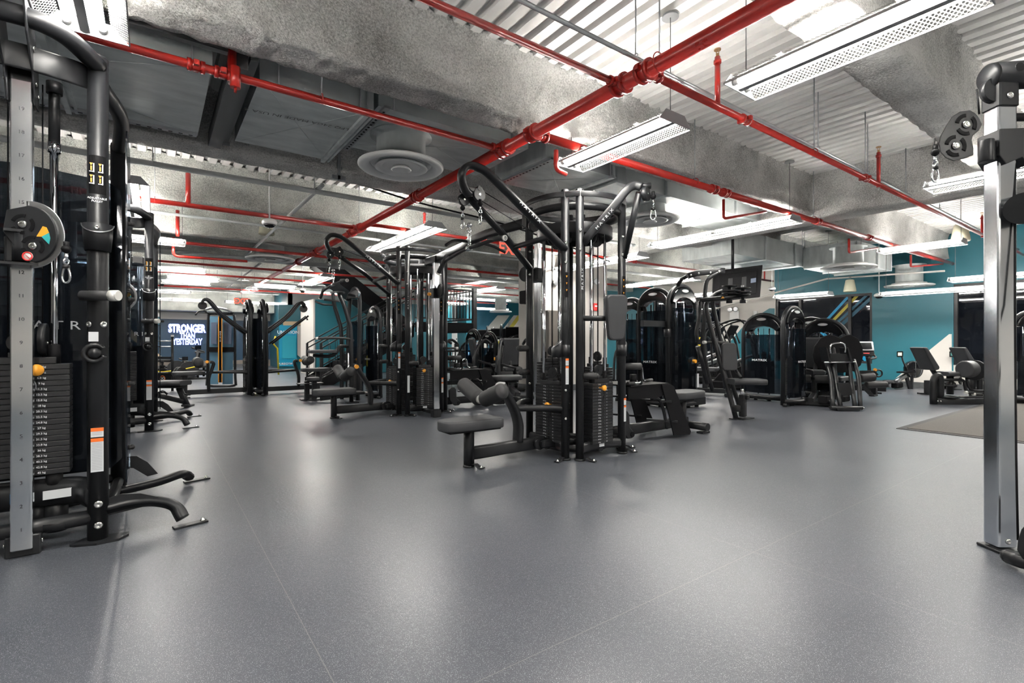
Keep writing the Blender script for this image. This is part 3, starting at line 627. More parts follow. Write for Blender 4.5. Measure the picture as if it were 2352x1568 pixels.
for L0, x, y, z, rz, lab in LAMPS:
    x *= .925; y *= .925; z = EYE + (z - EYE) * .925
    if (L0, z) in FX: place(FX[(L0, z)], (x, y, z), lab, math.radians(rz), 'hanging fluorescent lights')
    else:
        e = FX[(L0, z)] = fixture(L0, z); e.location = (x, y, z); e.rotation_euler = (0, 0, math.radians(rz)); e['label'] = lab; e['group'] = 'hanging fluorescent lights'
# ---------------------------------------------------------------- exit signs, speakers, cameras
def exit_sign(c, w, h, lab, face):
    t = Thing('exit_sign', lab, 'exit sign', c); c = V(c); x = V((face.y, -face.x, 0)); R = Matrix((x, face, V((0, 0, 1)))).transposed()
    t.part('sign_body', MB().box(c, (w, .05, h), R=R, ch=.004), 'exitface'); p = c - face * .026
    t.part('lettering', MB().text('EXIT', h * 1.02, p, x=x, up=(0, 0, 1), off=.02, sx=.95, depth=.003), 'exitred')
    t.part('stem', MB().cyl(c + V((0, 0, h / 2)), (c.x, c.y, DECK), .008, 8), 'paintpipe')
fc = V((SA, CA, 0)); fc = V((.3, .954, 0)).normalized()
exit_sign(W(1171, 574, 7.4), .34, .22, 'red lit exit sign left of the central tower', V((-.0, 1, 0)))
exit_sign(W(555, 692, 13.6), .32, .2, 'small red exit sign far off over the blue tower', V((0, 1, 0)))
def pend_speaker(px, py, d, lab, s=1.0):
    c = W(px, py, d); t = Thing('pendant_speaker', lab, 'speaker', c, 'cream pendant speakers')
    t.part('shell', MB().lathe([(.06 * s, .14 * s), (.085 * s, .13 * s), (.125 * s, -.10 * s), (.128 * s, -.13 * s), (.12 * s, -.14 * s), (.001, -.135 * s)], c, n=28), 'cream')
    t.part('hook', MB().torus(c + V((0, 0, .17 * s)), .025, .005, ax=(1, 0, 0), n=16, m=6).cyl(c + V((0, 0, .19)), (c.x, c.y, DECK), .004, 6), 'galvdark')
pend_speaker(612, 520, 8.6, 'cream pendant speaker behind the dome camera at left'); pend_speaker(2206, 535, 8.2, 'cream pendant speaker beside the chrome column'); pend_speaker(1952, 656, 11.5, 'cream pendant speaker above the striped window')
def dome_cam(px, py, d, lab, s=1.0):
    c = W(px, py, d); t = Thing('security_camera', lab, 'camera', c, 'dome cameras')
    t.part('camera_body', MB().lathe([(.05 * s, .07 * s), (.085 * s, .05 * s), (.1 * s, .03 * s), (.1 * s, -.0), (.08 * s, -.012)], c, n=24), 'white')
    t.part('dome', MB().lathe([(.08 * s, -.012), (.06 * s, -.04 * s), (.03 * s, -.055 * s), (.001, -.058 * s)], c, n=20), 'screen')
    t.part('stem', MB().cyl(c + V((0, 0, .07 * s)), (c.x, c.y, DECK), .010, 8), 'white')
dome_cam(619, 514, 6.6, 'white dome camera hanging over the left machines', .95); dome_cam(2019, 680, 11.6, 'white dome camera in front of the teal wall'); dome_cam(1773, 664, 11.5, 'white dome camera right of the television', .8)
dome_cam(695, 668, 12.5, 'white dome camera far off left of the stair wall', .8)
# wall fittings on the pillar and right wall
def wspot(c, n, lab):
    c = V(c); n = V(n); single('emergency_light', MB().lathe([(.05, 0), (.075, .05), (.075, .07), (.06, .075), (.001, .06)], c, ax=n, n=20), 'steel', lab, 'emergency light')
yP = 8.0
wspot(onY(1273, 649, yP), (0, -1, 0), 'round emergency lamp on the pillar, left side'); wspot(onY(1366, 647, yP), (0, -1, 0), 'round emergency lamp on the pillar, right side')
q = onY(1367, 705, yP - .01); FA = Thing('fire_alarm', 'small red fire alarm box on the off-white pillar', 'fire alarm', q)
FA.part('alarm_box', MB().box(q, (.12, .05, .17), ch=.008), 'redsign'); FA.part('label_plate', MB().box(q + V((0, -.028, .02)), (.07, .004, .03)), 'lettering')
xq = XW - .03
wspot(onX(1679, 711, xq), (-1, 0, 0), 'emergency lamp on the off-white wall, left one'); wspot(onX(1692, 710, xq), (-1, 0, 0), 'emergency lamp on the off-white wall, right one')
single('junction_box', MB().box(onX(1687, 724, xq), (.06, .28, .26), ch=.01), 'white', 'white box under the two lamps on the off-white wall', 'box')
single('thermostat', MB().box(onX(1735, 719, xq), (.04, .1, .13), ch=.01), 'white', 'small white wall device above the teal wedge', 'thermostat')
# ================================================================ MACHINES
BL = 'black'
def bolt(t, c, ax, r=.012, parent=None):
    c = V(c); t.part('bolt', MB().lathe([(r, 0), (r, .003), (r * .72, .006), (r * .5, .0065), (r * .3, .003), (.0005, .003)], c, ax=ax, n=14), 'bolt', parent)
def foot_tab(t, c, d, w=.05):
    # base ring and bolted-down tab of a post
    c = V(c); d = V(d).normalized(); s = V((-d.y, d.x, 0)); mb = MB().cyl(c, c + V((0, 0, .018)), .050, 20)
    P = [c + d * .045 + V((0, 0, .03)), c + d * .075 + V((0, 0, .03)), c + d * .105 + V((0, 0, .008)), c + d * .15 + V((0, 0, .008))]
    mb.tube(P, sec=rsec(w, .008, .2), up=(0, 0, 1))
    f = t.part('foot', mb, BL); t.part('anchor_bolt', MB().lathe([(.014, .011), (.014, .016), (.009, .018), (.009, .026), (.001, .027)], c + d * .13, n=12), 'bolt', f)
def labels_on(t, c, n, x, w=.032, sz=(.10, .20), gap=.006, small=.062):
    # warning labels: orange header over pale text panel, small one above the tall one
    c = V(c); n = V(n).normalized(); x = V(x).normalized(); up = V((0, 0, 1)); R = Matrix((x, n, up)).transposed()
    h2 = sz[1]; z = 0
    for hh in (small, h2):
        q = c + up * z
        l = t.part('warning_label', MB().box(q - up * hh / 2, (w, .0015, hh), R=R), 'sticker')
        t.part('label_header', MB().box(q - up * .009 - n * -.001, (w, .0016, .018), R=R), 'orangered', l)
        ln = MB(); k = int((hh - .03) / .008)
        for i in range(k): ln.box(q - up * (.026 + i * .008) + n * .001 - x * .001, (w * .8, .001, .0022), R=R)
        t.part('label_text', ln, 'graylettering', l, kind='stuff'); z -= hh + gap
KG = ['2.3', '4.5', '6.8', '9', '11.3', '13.5', '15.8', '18', '20.3', '22.5', '24.8', '27', '29.3', '31.5', '33.8', '36', '38.3', '40.5', '42.8', '45', '47.3', '49.5']
def stack(t, c, w, d, z0, n, pitch, face, pin=3, top=2.2, text=True, rods=True, single_mesh=False, pinoff=(0, 0), rodr=.0125, txo=0):
    # c = (x, y) centre, face = outward normal (unit, horizontal)
    f = V((face[0], face[1], 0)).normalized(); x = V((-f.y, f.x, 0)); R = Matrix((x, f, V((0, 0, 1)))).transposed(); c = V((c[0], c[1], 0)); up = V((0, 0, 1))
    if single_mesh:
        mb = MB()
        for i in range(n): mb.box(c + up * (z0 + pitch * (i + .5)), (w, d, pitch - .004), R=R, ch=.003)
        t.part('weight_plate', mb, 'plate', kind='stuff')
    else:
        for i in range(n): t.part('weight_plate', MB().box(c + up * (z0 + pitch * (i + .5)), (w, d, pitch - .0022), R=R, ch=.003), 'plate')
    zt = z0 + n * pitch
    t.part('top_plate', MB().box(c + up * (zt + .018), (w * .72, d * .8, .034), R=R, ch=.003).box(c + up * (zt + .045), (w * .2, d * .5, .03), R=R, ch=.003), 'plate')
    hl = MB()
    for i in range(n): hl.cyl(c + x * txo * .45 + f * (d / 2 - .001) + up * (z0 + pitch * (i + .5)), c + x * txo * .45 + f * (d / 2 + .0006) + up * (z0 + pitch * (i + .5)), .0062, 8)
    t.part('pin_holes', hl, 'matteblack', kind='stuff')
    if text:
        tx = MB()
        for i in range(n):
            q = c + f * (d / 2) + up * (zt - pitch * (i + .5))
            tx.text(KG[i] + ' kg', pitch * .50, q + x * (txo or -.05), x=x, up=up, off=.012); 
            if text == 2: tx.text(str(5 * (i + 1)), pitch * .48, q + x * .05, x=x, up=up)
        t.part('weight_numbers', tx, 'lettering', kind='stuff')
    if rods:
        for s in (-1, 1):
            t.part('guide_rod', MB().cyl(c + x * s * w * .33 + up * (z0 - .05), c + x * s * w * .33 + up * top, rodr, 12), 'chrome')
            t.part('rod_bushing', MB().cyl(c + x * s * w * .33 + up * zt, c + x * s * w * .33 + up * (zt + .10), rodr * 1.7, 12), 'matteblack')
    t.part('pulley', MB().cyl(c + up * (zt + .11) - f * .012, c + up * (zt + .11) + f * .012, .05, 20).cyl(c + up * (zt + .11) - f * .018, c + up * (zt + .11) + f * .018, .012, 10), BL)
    t.part('cable', MB().cyl(c + up * (zt + .15), c + up * top, .0035, 6), 'matteblack')
    if pin is not None:
        q = c + f * (d / 2) + up * (zt - pitch * (pin + .5)) + x * pinoff[0]
        t.part('selector_pin', MB().lathe([(.008, 0), (.008, .03), (.018, .034), (.019, .046), (.025, .05), (.026, .062), (.02, .068), (.001, .068)], q, ax=f, n=18), 'orange')
        t.part('pin_lanyard', MB().tube([q + f * .03, q + f * .04 - up * .05 + x * .02, q + f * .03 - up * .10 + x * .015], .003, 6, sm=4), 'matteblack')
def pad(t, name, outline, nrm, th, material='vinyl', parent=None, bev=.014):
    """upholstered pad: rounded outline (3D points) extruded along nrm*th, with a thin backing board"""
    n = V(nrm).normalized(); P = fillet([V(p) for p in outline] , .04, 3) if len(outline) > 6 else [V(p) for p in outline]
    o = t.part(name, MB().prism(P, n * th, sm=True), material, parent, bev=bev); return o
def rounded(c, x, y, w, h, r=.05, n=5, taper=0.0):
    c = V(c); x = V(x).normalized(); y = V(y).normalized(); P = []
    for sx, sy, st in ((1, 1, 0), (-1, 1, 90), (-1, -1, 180), (1, -1, 270)):
        ww = w / 2 - (taper if sy < 0 else 0)
        for j in range(n + 1):
            q = math.radians(st + 90 * j / n); P.append(c + x * (sx * (ww - r) + r * math.cos(q)) + y * (sy * (h / 2 - r) + r * math.sin(q)))
    return P
def roller(t, a, b, r, name='roller_pad', parent=None):
    a, b = V(a), V(b); d = (b - a); L_ = d.length
    prof = [(.001, 0), (r * .55, 0), (r * .6, .006), (r * .9, .008), (r * .99, .02), (r, .04), (r, L_ - .04), (r * .99, L_ - .02), (r * .9, L_ - .008), (r * .6, L_ - .006), (r * .55, L_), (.001, L_)]
    return t.part(name, MB().lathe(prof, a, ax=d, n=28), 'foam', parent)
def carabiner(P, lab, s=1.0, swing=(1, 0, 0), group='carabiner clips'):
    P = V(P); t = Thing('carabiner', lab, 'carabiner', P, group); x = V(swing).normalized(); up = V((0, 0, 1))
    ball = MB().sphere(P, .017 * s, 12).cyl(P, P + up * .03 * s, .010 * s, 10); t.part('stop_ball', ball, 'matteblack')
    q = P - up * .03 * s; t.part('swivel', MB().cyl(P - up * .01, q - up * .02 * s, .0065 * s, 10).torus(q - up * .02 * s, .012 * s, .0035 * s, ax=x, n=16, m=6), 'chrome')
    q = q - up * .035 * s; P2 = [q + x * s * (.008 + .010 * (1 - math.cos(a)) / 2) * math.sin(a) * 1.1 - up * s * .036 * (1 - math.cos(a)) for a in (2 * math.pi * i / 20 for i in range(20))]
    t.part('hook', MB().tube(P2, .0042 * s, 8, closed=True), 'chrome'); t.part('gate_sleeve', MB().cyl(q - up * .0 * s, q - up * .014 * s, .012 * s, 10), 'rubber')
    return t
def MTX(t, c, x, up, size=.045, material='graylettering', parent=None, sx=1.25):
    t.part('lettering', MB().text('M A T R I X', size, c, x=x, up=up, sx=sx, depth=.002, off=.0), material, parent)
def polar(c, R, a): return V((c[0] + R * math.cos(math.radians(a)), c[1] + R * math.sin(math.radians(a)), 0))
UP = V((0, 0, 1))
def multistation(C, lab, kind):
    """four-stack cable tower. kind 1 = tower with high pulley arms to -Y; kind 2 = chrome column to -Y"""
    t = Thing('cable_station', lab, 'multi gym', (C[0], C[1], 0)); H = 2.39; cx, cy = C; R = .46
    o = V((cx - 3.34, cy - 3.59, 0)); c = V((cx, cy, 0))
    A = {'p1': 217, 'p2': 233, 'p3': 302, 'p5': 324, 'p6': 37, 'p7': 53, 'p4': 124}
    P = {k: polar(C, R, a) for k, a in A.items()}; P['p4'] = c + V((-.25, .39, 0))
    for k, p in P.items():
        post = t.part('post', MB().tube([p + UP * .012, p + UP * H], .036, 20), BL)
        t.part('post_cap', MB().lathe([(.036, 0), (.034, .006), (.001, .008)], p + UP * H, n=20), BL, post)
    for k, d in (('p1', (-.8, -.25, 0)), ('p2', (.35, -.8, 0)), ('p3', (.9, -.35, 0)), ('p4', (-1, .3, 0)), ('p5', (1, -.2, 0)), ('p7', (0, 1, 0))): foot_tab(t, P[k], d)
    t.part('top_ring', MB().torus(c + UP * (H - .04), R + .03, .01, n=64, sec=rsec(.012, .05, .3)), BL)
    t.part('upper_ring', MB().torus(c + UP * (H - .13), R - .035, .035, n=56, m=12), BL)
    t.part('lower_ring', MB().torus(c + UP * (H - .30), R - .10, .012, n=48, sec=rsec(.012, .10, .3)), BL)
    cp = MB().cyl(c + UP * (H - .3), c + UP * (H - .23), .30, 28)
    t.part('top_plate', cp, 'matteblack')
    for a in (35, 100, 160, 215, 275, 330):
        q = polar(C, .22, a) + UP * (H - .36); d = polar((0, 0), 1, a + 90); t.part('pulley', MB().cyl(q - d * .012, q + d * .012, .055, 20).cyl(q - d * .02, q + d * .02, .014, 10), BL)
    # base frame
    bf = [('p1', 'p4', .10), ('p2', 'p3', .10), ('p5', 'p6', .10)]
    for a, b, z in bf:
        m_ = (P[a] + P[b]) / 2 - c; mm_ = c + m_ * .92
        t.part('base_rail', MB().tube([P[a] + UP * z, mm_ + UP * (z + .012), P[b] + UP * z], sec=rsec(.05, .09, .5), up=(0, 0, 1), sm=6), BL)
    t.part('base_ring', MB().torus(c + UP * .07, R - .15, .03, n=40), BL)
    for a in (0, 90, 180, 270): t.part('cross_rail', MB().tube([c + UP * .07, polar(C, R - .1, a) + UP * .07], .028), BL)
    # stacks
    stack(t, (cx - .33, cy - .06), .33, .11, .13, 19, .0275, (-1, -.16), pin=6, top=H - .3, text=2, pinoff=(.03, 0))
    stack(t, (cx - .02, cy - .34), .28, .12, .125, 20, .0275, (.06, -1), pin=1, top=H - .3, text=2, pinoff=(-.05, 0))
    stack(t, (cx + .34, cy + .02), .30, .12, .13, 24, .0275, (1, 0), pin=8, top=H - .3, text=False, single_mesh=True)
    stack(t, (cx + .0, cy + .34), .30, .12, .13, 26, .0275, (0, 1), pin=8, top=H - .3, text=False, single_mesh=True)
    for dx, dy in ((-.12, -.02), (-.1, .12), (.06, -.16), (.16, -.1), (.12, .1), (-.02, .15)): t.part('cable', MB().cyl(c + V((dx, dy, .2)), c + V((dx, dy, H - .3)), .0035, 6), 'matteblack')
    # --- lat pull-down arm towards -X
    hp = [(3.34 - .37, 3.31, 1.86), (2.62, 3.395, 2.155), (2.28, 3.455, 2.42), (2.165, 3.475, 2.475), (2.085, 3.49, 2.478), (2.035, 3.50, 2.43), (2.03, 3.515, 2.37), (2.075, 3.53, 2.29), (2.12, 3.54, 2.26)]
    hp = [V(p) + o for p in hp]
    arm = t.part('pulldown_arm', MB().tube([hp[0], hp[1], hp[2]] + hp[3:], sec=rsec(.055, .085, .45), up=(0, 1, 0), sm=5), BL)
    a0 = hp[0]; a1 = hp[2]; x = (a1 - a0).normalized(); mid = a0 + (a1 - a0) * .52; nrm = V((0, -1, 0)); upv = nrm.cross(x) * -1
    xx = -x; uu = nrm.cross(xx) * -1 if False else xx.cross(V((0, -1, 0))) * -1
    t.part('lettering', MB().text('M A T R I X', .04, mid + V((0, -.031, 0)), x=-x, up=(-x).cross(V((0, -1, 0))) * -1, sx=1.25, depth=.003), 'lettering', arm)
    lo = [V(p) + o for p in ((3.07, 3.96, 1.79), (2.62, 3.80, 2.06), (2.19, 3.64, 2.26))]
    t.part('pulldown_arm', MB().tube(lo, sec=rsec(.05, .075, .45), up=(0, 1, 0)), BL)
    t.part('cross_link', MB().tube([V((2.80, 3.86, 1.95)) + o, V((2.86, 3.33, 1.98)) + o], .025), BL)
    for q, r in (((2.20, 3.52, 2.27), .055), ((2.10, 3.60, 2.23), .05), ((2.92, 3.70, 2.14), .055)):
        q = V(q) + o; t.part('pulley', MB().cyl(q - V((0, .016, 0)), q + V((0, .016, 0)), r, 24), BL); t.part('pulley_bolt', MB().cyl(q - V((0, .02, 0)), q + V((0, .02, 0)), .009, 10), 'bolt')
    t.part('pulley_bracket', MB().box(V((2.14, 3.56, 2.30)) + o, (.16, .10, .04), ch=.01).cyl(V((2.2, 3.50, 2.32)) + o, V((2.2, 3.64, 2.32)) + o, .022), BL)
    t.part('cable', MB().cyl(V((2.24, 3.53, 2.31)) + o, V((2.92, 3.68, 2.17)) + o, .0035, 6), 'matteblack')
    t.part('cable', MB().cyl(V((2.22, 3.53, 2.23)) + o, V((2.92, 3.70, 2.08)) + o, .0035, 6), 'matteblack')
    for k, zs in (('p1', (1.92, 1.75)), ('p4', (1.95, 1.72)), ('p2', (2.03, 1.86)), ('p3', (2.03, 1.86)), ('p1', (.62, .37)), ('p4', (.63, .38))):
        for z in zs:
            f = V((-.55, -.83, 0)); bolt(t, P[k] + f * .036 + UP * z, f)
    # seat, rail, thigh rollers
    sy = 3.60
    out = [V((1.90 + .035 * (1 - math.cos(q_)) - .035, sy, .32)) for q_ in ()] + [V((1.88, sy - .05, .32)), V((1.88, sy + .05, .32)), V((1.91, sy + .10, .32)), V((1.98, sy + .125, .32)), V((2.39, sy + .145, .32)), V((2.42, sy + .13, .32)), V((2.42, sy - .13, .32)), V((2.39, sy - .145, .32)), V((1.98, sy - .125, .32)), V((1.91, sy - .10, .32))]
    st = pad(t, 'seat', [p + o for p in out], (0, 0, 1), .085)
    t.part('seat_board', MB().prism([p + o + V((0, 0, -.012)) for p in [V((1.92, sy - .1, .32)), V((1.92, sy + .1, .32)), V((2.40, sy + .11, .32)), V((2.40, sy - .11, .32))]], (0, 0, .012)), 'matteblack', st)
    q = V((2.15, sy, 0)) + o; t.part('seat_post', MB().tube([q + UP * .015, q + UP * .31], sec=rsec(.075, .11, .5), up=(0, 1, 0)), BL); foot_tab(t, q, (.4, -1, 0))
    t.part('seat_rail', MB().tube([q + UP * .11, V((2.75, sy, .115)) + o, V((3.10, sy - .02, .12)) + o], sec=rsec(.06, .11, .3), up=(0, 0, 1)), BL)
    t.part('rail_bracket', MB().cyl(V((2.86, sy - .075, .12)) + o, V((2.86, sy - .04, .12)) + o, .055, 20).box(V((2.95, sy - .1, .12)) + o, (.2, .06, .07), ch=.02), BL)
    up_ = [V(p) + o for p in ((2.66, sy, .15), (2.665, sy, .30), (2.62, sy, .44), (2.52, sy, .60), (2.47, sy, .68))]
    t.part('thigh_upright', MB().tube(up_, sec=rsec(.055, .12, .4), up=(0, 1, 0), sm=5), BL)
    t.part('adjust_lever', MB().tube([V((2.47, sy, .66)) + o, V((2.36, sy, .63)) + o, V((2.28, sy, .58)) + o], .022), BL)
    h = V((2.28, sy, .555)) + o
    roller(t, h + V((0, -.03, .0)), V((2.30, 3.31, .655)) + o, .068); roller(t, h + V((0, .03, .0)), V((2.31, 3.97, .66)) + o, .068)
    t.part('roller_hub', MB().cyl(h - V((0, .035, 0)), h + V((0, .035, 0)), .04, 20), 'cap')
    if kind == 2: t.part('adjust_knob', MB().cyl(V((2.44, sy - .05, .70)) + o, V((2.44, sy - .09, .70)) + o, .028, 18), 'orange')
    fb = [P['p1'] + UP * .455, V((2.90, 3.40, .455)) + o, V((2.70, sy - .06, .455)) + o, V((2.62, sy, .455)) + o]
    t.part('brace_bar', MB().tube(fb, .030, 14, sm=5), BL)
    fb = [P['p4'] + UP * .455, V((2.90, 3.88, .455)) + o, V((2.70, sy + .06, .455)) + o, V((2.62, sy, .455)) + o]
    t.part('brace_bar', MB().tube(fb, .030, 14, sm=5), BL)
    # stub handles, cup holders
    for k, d, z in (('p4', (-1, -.3, 0), .745), ('p2', (.55, -.5, 0), .745), ('p4', (-1, -.1, 0), .98)):
        d = V(d).normalized(); q = P[k] + UP * z; e = q + d * .15
        hd = t.part('stub_handle', MB().cyl(q, e - d * .05, .017).cyl(q + d * .03, e, .030, 20).lathe([(.03, 0), (.024, .012), (.01, .02), (.001, .021)], e, ax=d, n=20), 'foam')
    for k, d, z in (('p1', (-.8, .5, 0), .97), ('p3', (.6, .55, 0), .97)):
        d = V(d).normalized(); q = P[k] + d * .075 + UP * z; mb = MB()
        ro = [V((math.cos(a), math.sin(a), 0)) for a in (2 * math.pi * i / 24 for i in range(24))]
        mb.loft([[q + v_ * .048 - UP * .06 for v_ in ro], [q + v_ * .05 + UP * (.055 + .035 * v_.dot(-d)) for v_ in ro], [q + v_ * .044 + UP * (.055 + .035 * v_.dot(-d)) for v_ in ro], [q + v_ * .042 - UP * .05 for v_ in ro]])
        ch_ = t.part('cup_holder', mb, BL); t.part('rim', MB().tube([q + v_ * .047 + UP * (.056 + .035 * v_.dot(-d)) for v_ in ro], .0025, 6, closed=True), 'steel', ch_)
        t.part('holder_clamp', MB().cyl(P[k] + UP * (z - .055), P[k] + UP * (z + .05), .040, 18), BL)
    fdir = V((-.7, -.7, 0)).normalized(); sd = V((.7, -.7, 0))
    labels_on(t, P['p1'] + V((-.25, -.97, 0)) * .0365 + UP * .90, (-.25, -.97, 0), (.97, -.25, 0), w=.03, sz=(0, .16))
    labels_on(t, P['p3'] + V((.05, -1, 0)) * .0365 + UP * .52, (.05, -1, 0), (1, .05, 0), w=.03, sz=(0, .15))
    MTX(t, P['p2'] + V((-.1, -1, 0)) * .037 + UP * 1.60, (0, 0, 1), (-1, .1, 0), .030, 'lettering')
    for k in ('p1', 'p3'):
        dl = MB(); q = P[k] + V((-.3, -.95, 0)).normalized() * .0365 + UP * 1.55
        l = t.part('exercise_label', MB().box(q, (.035, .001, .22), R=Matrix((V((.95, -.3, 0)), V((.3, .95, 0)), UP)).transposed()), 'matteblack')
        for z in (.08, .02, -.04): dl.prism([q + V((-.014, -.003, z)), q + V((.0, -.006, z)), q + V((-.007, -.004, z - .018))], (0, -.001, 0))
        t.part('warning_mark', dl, 'orange', l, kind='stuff')
    # --- low row towards +X : two foot plates, deck, long seat
    Yp = 3.55
    r0 = V((3.75, Yp, .11)) + o
    t.part('row_rail', MB().tube([V((3.70, Yp, .12)) + o, V((5.08, Yp, .12)) + o], sec=rsec(.07, .11, .25), up=(0, 0, 1)), BL)
    t.part('pulley_cover', MB().prism([V(p) + o for p in ((3.86, Yp - .10, .30), (3.90, Yp - .10, .34), (3.95, Yp - .10, .34), (3.98, Yp - .10, .30), (3.99, Yp - .10, .17), (4.06, Yp - .10, .10), (4.03, Yp - .10, .05), (3.96, Yp - .10, .05), (3.87, Yp - .10, .14))], (0, .05, 0)), BL, bev=.008)
    t.part('pulley_bolt', MB().cyl(V((4.02, Yp - .11, .09)) + o, V((4.02, Yp - .09, .09)) + o, .028, 16), 'matteblack')
    for y in (Yp - .26, Yp + .22):
        fp = t.part('foot_plate', MB().prism([V(p) + o for p in ((4.30, y, .60), (4.44, y, .60), (4.50, y, .57), (4.80, y, .06), (4.78, y, .03), (4.50, y, .05))], (0, .012, 0)), 'matteblack')
        for z, xx in ((.42, 4.42), (.20, 4.52)): t.part('foot_peg', MB().bar(V((xx, y - .03, z)) + o, V((xx - .20, y + .22, z + .01)) + o, .05, .02), BL, fp)
    t.part('deck_plate', MB().box(V((4.13, Yp, .605)) + o, (.60, .50, .014)), 'matteblack')
    t.part('front_plate', MB().prism([V(p) + o for p in ((3.80, Yp - .24, .60), (4.42, Yp - .24, .60), (4.42, Yp - .24, .50), (4.22, Yp - .24, .46), (3.80, Yp - .24, .48))], (0, .02, 0)), 'matteblack')
    t.part('deck_brace', MB().tube([V((4.20, Yp - .2, .46)) + o, V((4.32, Yp - .2, .44)) + o, V((4.40, Yp - .2, .32)) + o, V((4.46, Yp - .2, .12)) + o], .018, sm=5), BL)
    q = V((5.0, Yp, 0)) + o
    out = rounded(V((4.98, Yp - .04, .40)) + o, (1, 0, 0), (0, 1, 0), .56, .30, .12, 6)
    t.part('seat', MB().prism(out, (0, 0, .08), sm=True), 'vinyl', bev=.014)
    t.part('seat_beam', MB().box(V((5.0, Yp, .37)) + o, (.4, .08, .05), ch=.01), BL)
    t.part('seat_post', MB().tube([q + UP * .12, q + UP * .36], sec=rsec(.07, .10, .4), up=(0, 1, 0)), BL)
    t.part('end_foot', MB().cyl(V((5.12, Yp - .26, .075)) + o, V((5.12, Yp + .18, .075)) + o, .045, 20).box(V((5.12, Yp - .2, .012)) + o, (.14, .08, .02)).box(V((5.12, Yp + .12, .012)) + o, (.14, .08, .02)), BL)
    t.part('cable', MB().cyl(V((3.95, Yp - .02, .3)) + o, V((3.93, Yp - .02, .6)) + o, .003, 6), 'matteblack')
    # row pulley block on the deck
    t.part('pulley_block', MB().cyl(V((3.92, Yp - .20, .63)) + o, V((3.92, Yp - .20, .72)) + o, .035).box(V((4.0, Yp - .22, .70)) + o, (.03, .05, .17), ch=.012).box(V((3.86, Yp - .2, .63)) + o, (.2, .06, .02)), 'matteblack')
    t.part('roller_pad', MB().cyl(V((3.78, Yp - .18, .80)) + o, V((3.98, Yp - .24, .80)) + o, .035, 20), 'foam')
    if kind == 1:
        # high pulley arms to -Y and chest pad
        E = V((3.47, 2.87, 2.36)) + o; s0 = P['p2'] + V((.02, -.02, 1.92)); 
        arm = t.part('pulley_arm', MB().tube([s0, s0 + (E - s0) * .55 + UP * .09, s0 + (E - s0) * .75 + UP * .13, E + V((-.03, .05, .06)), E + V((0, 0, .04))], sec=rsec(.05, .075, .4), up=(0, 0, 1), sm=5), BL)
        a1 = s0 + (E - s0) * .55 + UP * .09; x = (a1 - s0).normalized(); mid = s0 + (a1 - s0) * .62; n_ = V((-.3, -.95, 0)); n_ = (n_ - x * n_.dot(x)).normalized()
        t.part('lettering', MB().text('M A T R I X', .036, mid + n_ * .040, x=x, up=n_.cross(x), sx=1.25, depth=.003), 'lettering', arm)
        t.part('pulley_arm', MB().tube([P['p3'] + V((.01, -.02, 1.84)), E + V((0, .03, .0))], sec=rsec(.045, .07, .4), up=(0, 0, 1)), BL)
        pd = V((.35, .94, 0)); pn = V((.3, -.95, 0))
        t.part('pulley', MB().cyl(E - pn * .02 + V((.03, -.02, -.02)), E + pn * .02 + V((.03, -.02, -.02)), .062, 24), BL)
        t.part('pulley_bolt', MB().cyl(E + pn * .019 + V((.03, -.02, -.02)), E + pn * .024 + V((.03, -.02, -.02)), .009, 10), 'bolt')
        t.part('pulley_bracket', MB().cyl(E + V((.0, .02, .05)), E + V((.07, -.04, .055)), .028, 16), BL)
        q = V((3.35, 3.10, 0)) + o
        bar_z = 1.255
        t.part('pad_arm', MB().tube([P['p2'] + UP * bar_z, V((3.24, 3.12, bar_z)) + o, V((3.32, 3.08, bar_z)) + o], .024), BL)
        pc_ = V((3.315, 3.05, 1.26)) + o
        x = V((.93, -.36, 0)).normalized()
        pp = t.part('chest_pad', MB().prism(rounded(pc_, x, (0, 0, 1), .205, .40, .045, 5, taper=.025), V((-.36, -.93, 0)) * .07, sm=True), 'vinyl', bev=.014)
        # chrome height column facing +Y
        q = V((3.46, 4.31, 0)) + o
        t.part('chrome_column', MB().box(q + UP * 1.15, (.05, .07, 2.05), ch=.006), 'chromeblue')
        t.part('carriage', MB().box(q + UP * 1.78, (.08, .10, .16), ch=.01).box(q + V((-.05, 0, 1.72)), (.03, .12, .03)), BL)
        t.part('pulley', MB().cyl(V((3.36, 4.38, 1.80)) + o, V((3.375, 4.42, 1.80)) + o, .085, 24), BL)
    else:
        q = V((cx + .0, cy - .70, 0)); t.part('chrome_column', MB().box(q + UP * 1.16, (.085, .06, 2.10), ch=.006), 'chromeblue')
        for i in range(10): pass
        t.part('column_foot', MB().box(q + UP * .05, (.12, .10, .10), ch=.01).tube([q + UP * .06, c + V((0, -.3, .06))], .03), BL)
        t.part('column_bracket', MB().box(q + V((0, .1, 2.19)), (.10, .34, .10), ch=.01), BL)
        q2 = q + V((0, -.04, 1.72)); t.part('carriage', MB().box(q + UP * 1.72, (.12, .10, .14), ch=.01), BL)
        t.part('pulley', MB().cyl(q2 + V((-.012, -.09, .02)), q2 + V((.012, -.09, .02)), .08, 24).torus(q2 + V((0, -.09, .02)), .095, .006, ax=(1, 0, 0), n=30), BL)
        t.part('adjust_knob', MB().cyl(q2 + V((-.1, 0, -.02)), q2 + V((-.14, 0, -.02)), .022, 16), 'orange')
        t.part('warning_label', MB().box(P['p2'] + V((0, -.038, .45)), (.035, .001, .24)), 'sticker')
        qq = P['p3'] + V((.0, -.02, .95)); hh = t.part('stub_handle', MB().cyl(qq, qq + V((.20, -.06, 0)), .017), 'foam'); t.part('handle_cap', MB().cyl(qq + V((.20, -.06, 0)), qq + V((.235, -.07, 0)), .019), 'cap', hh)
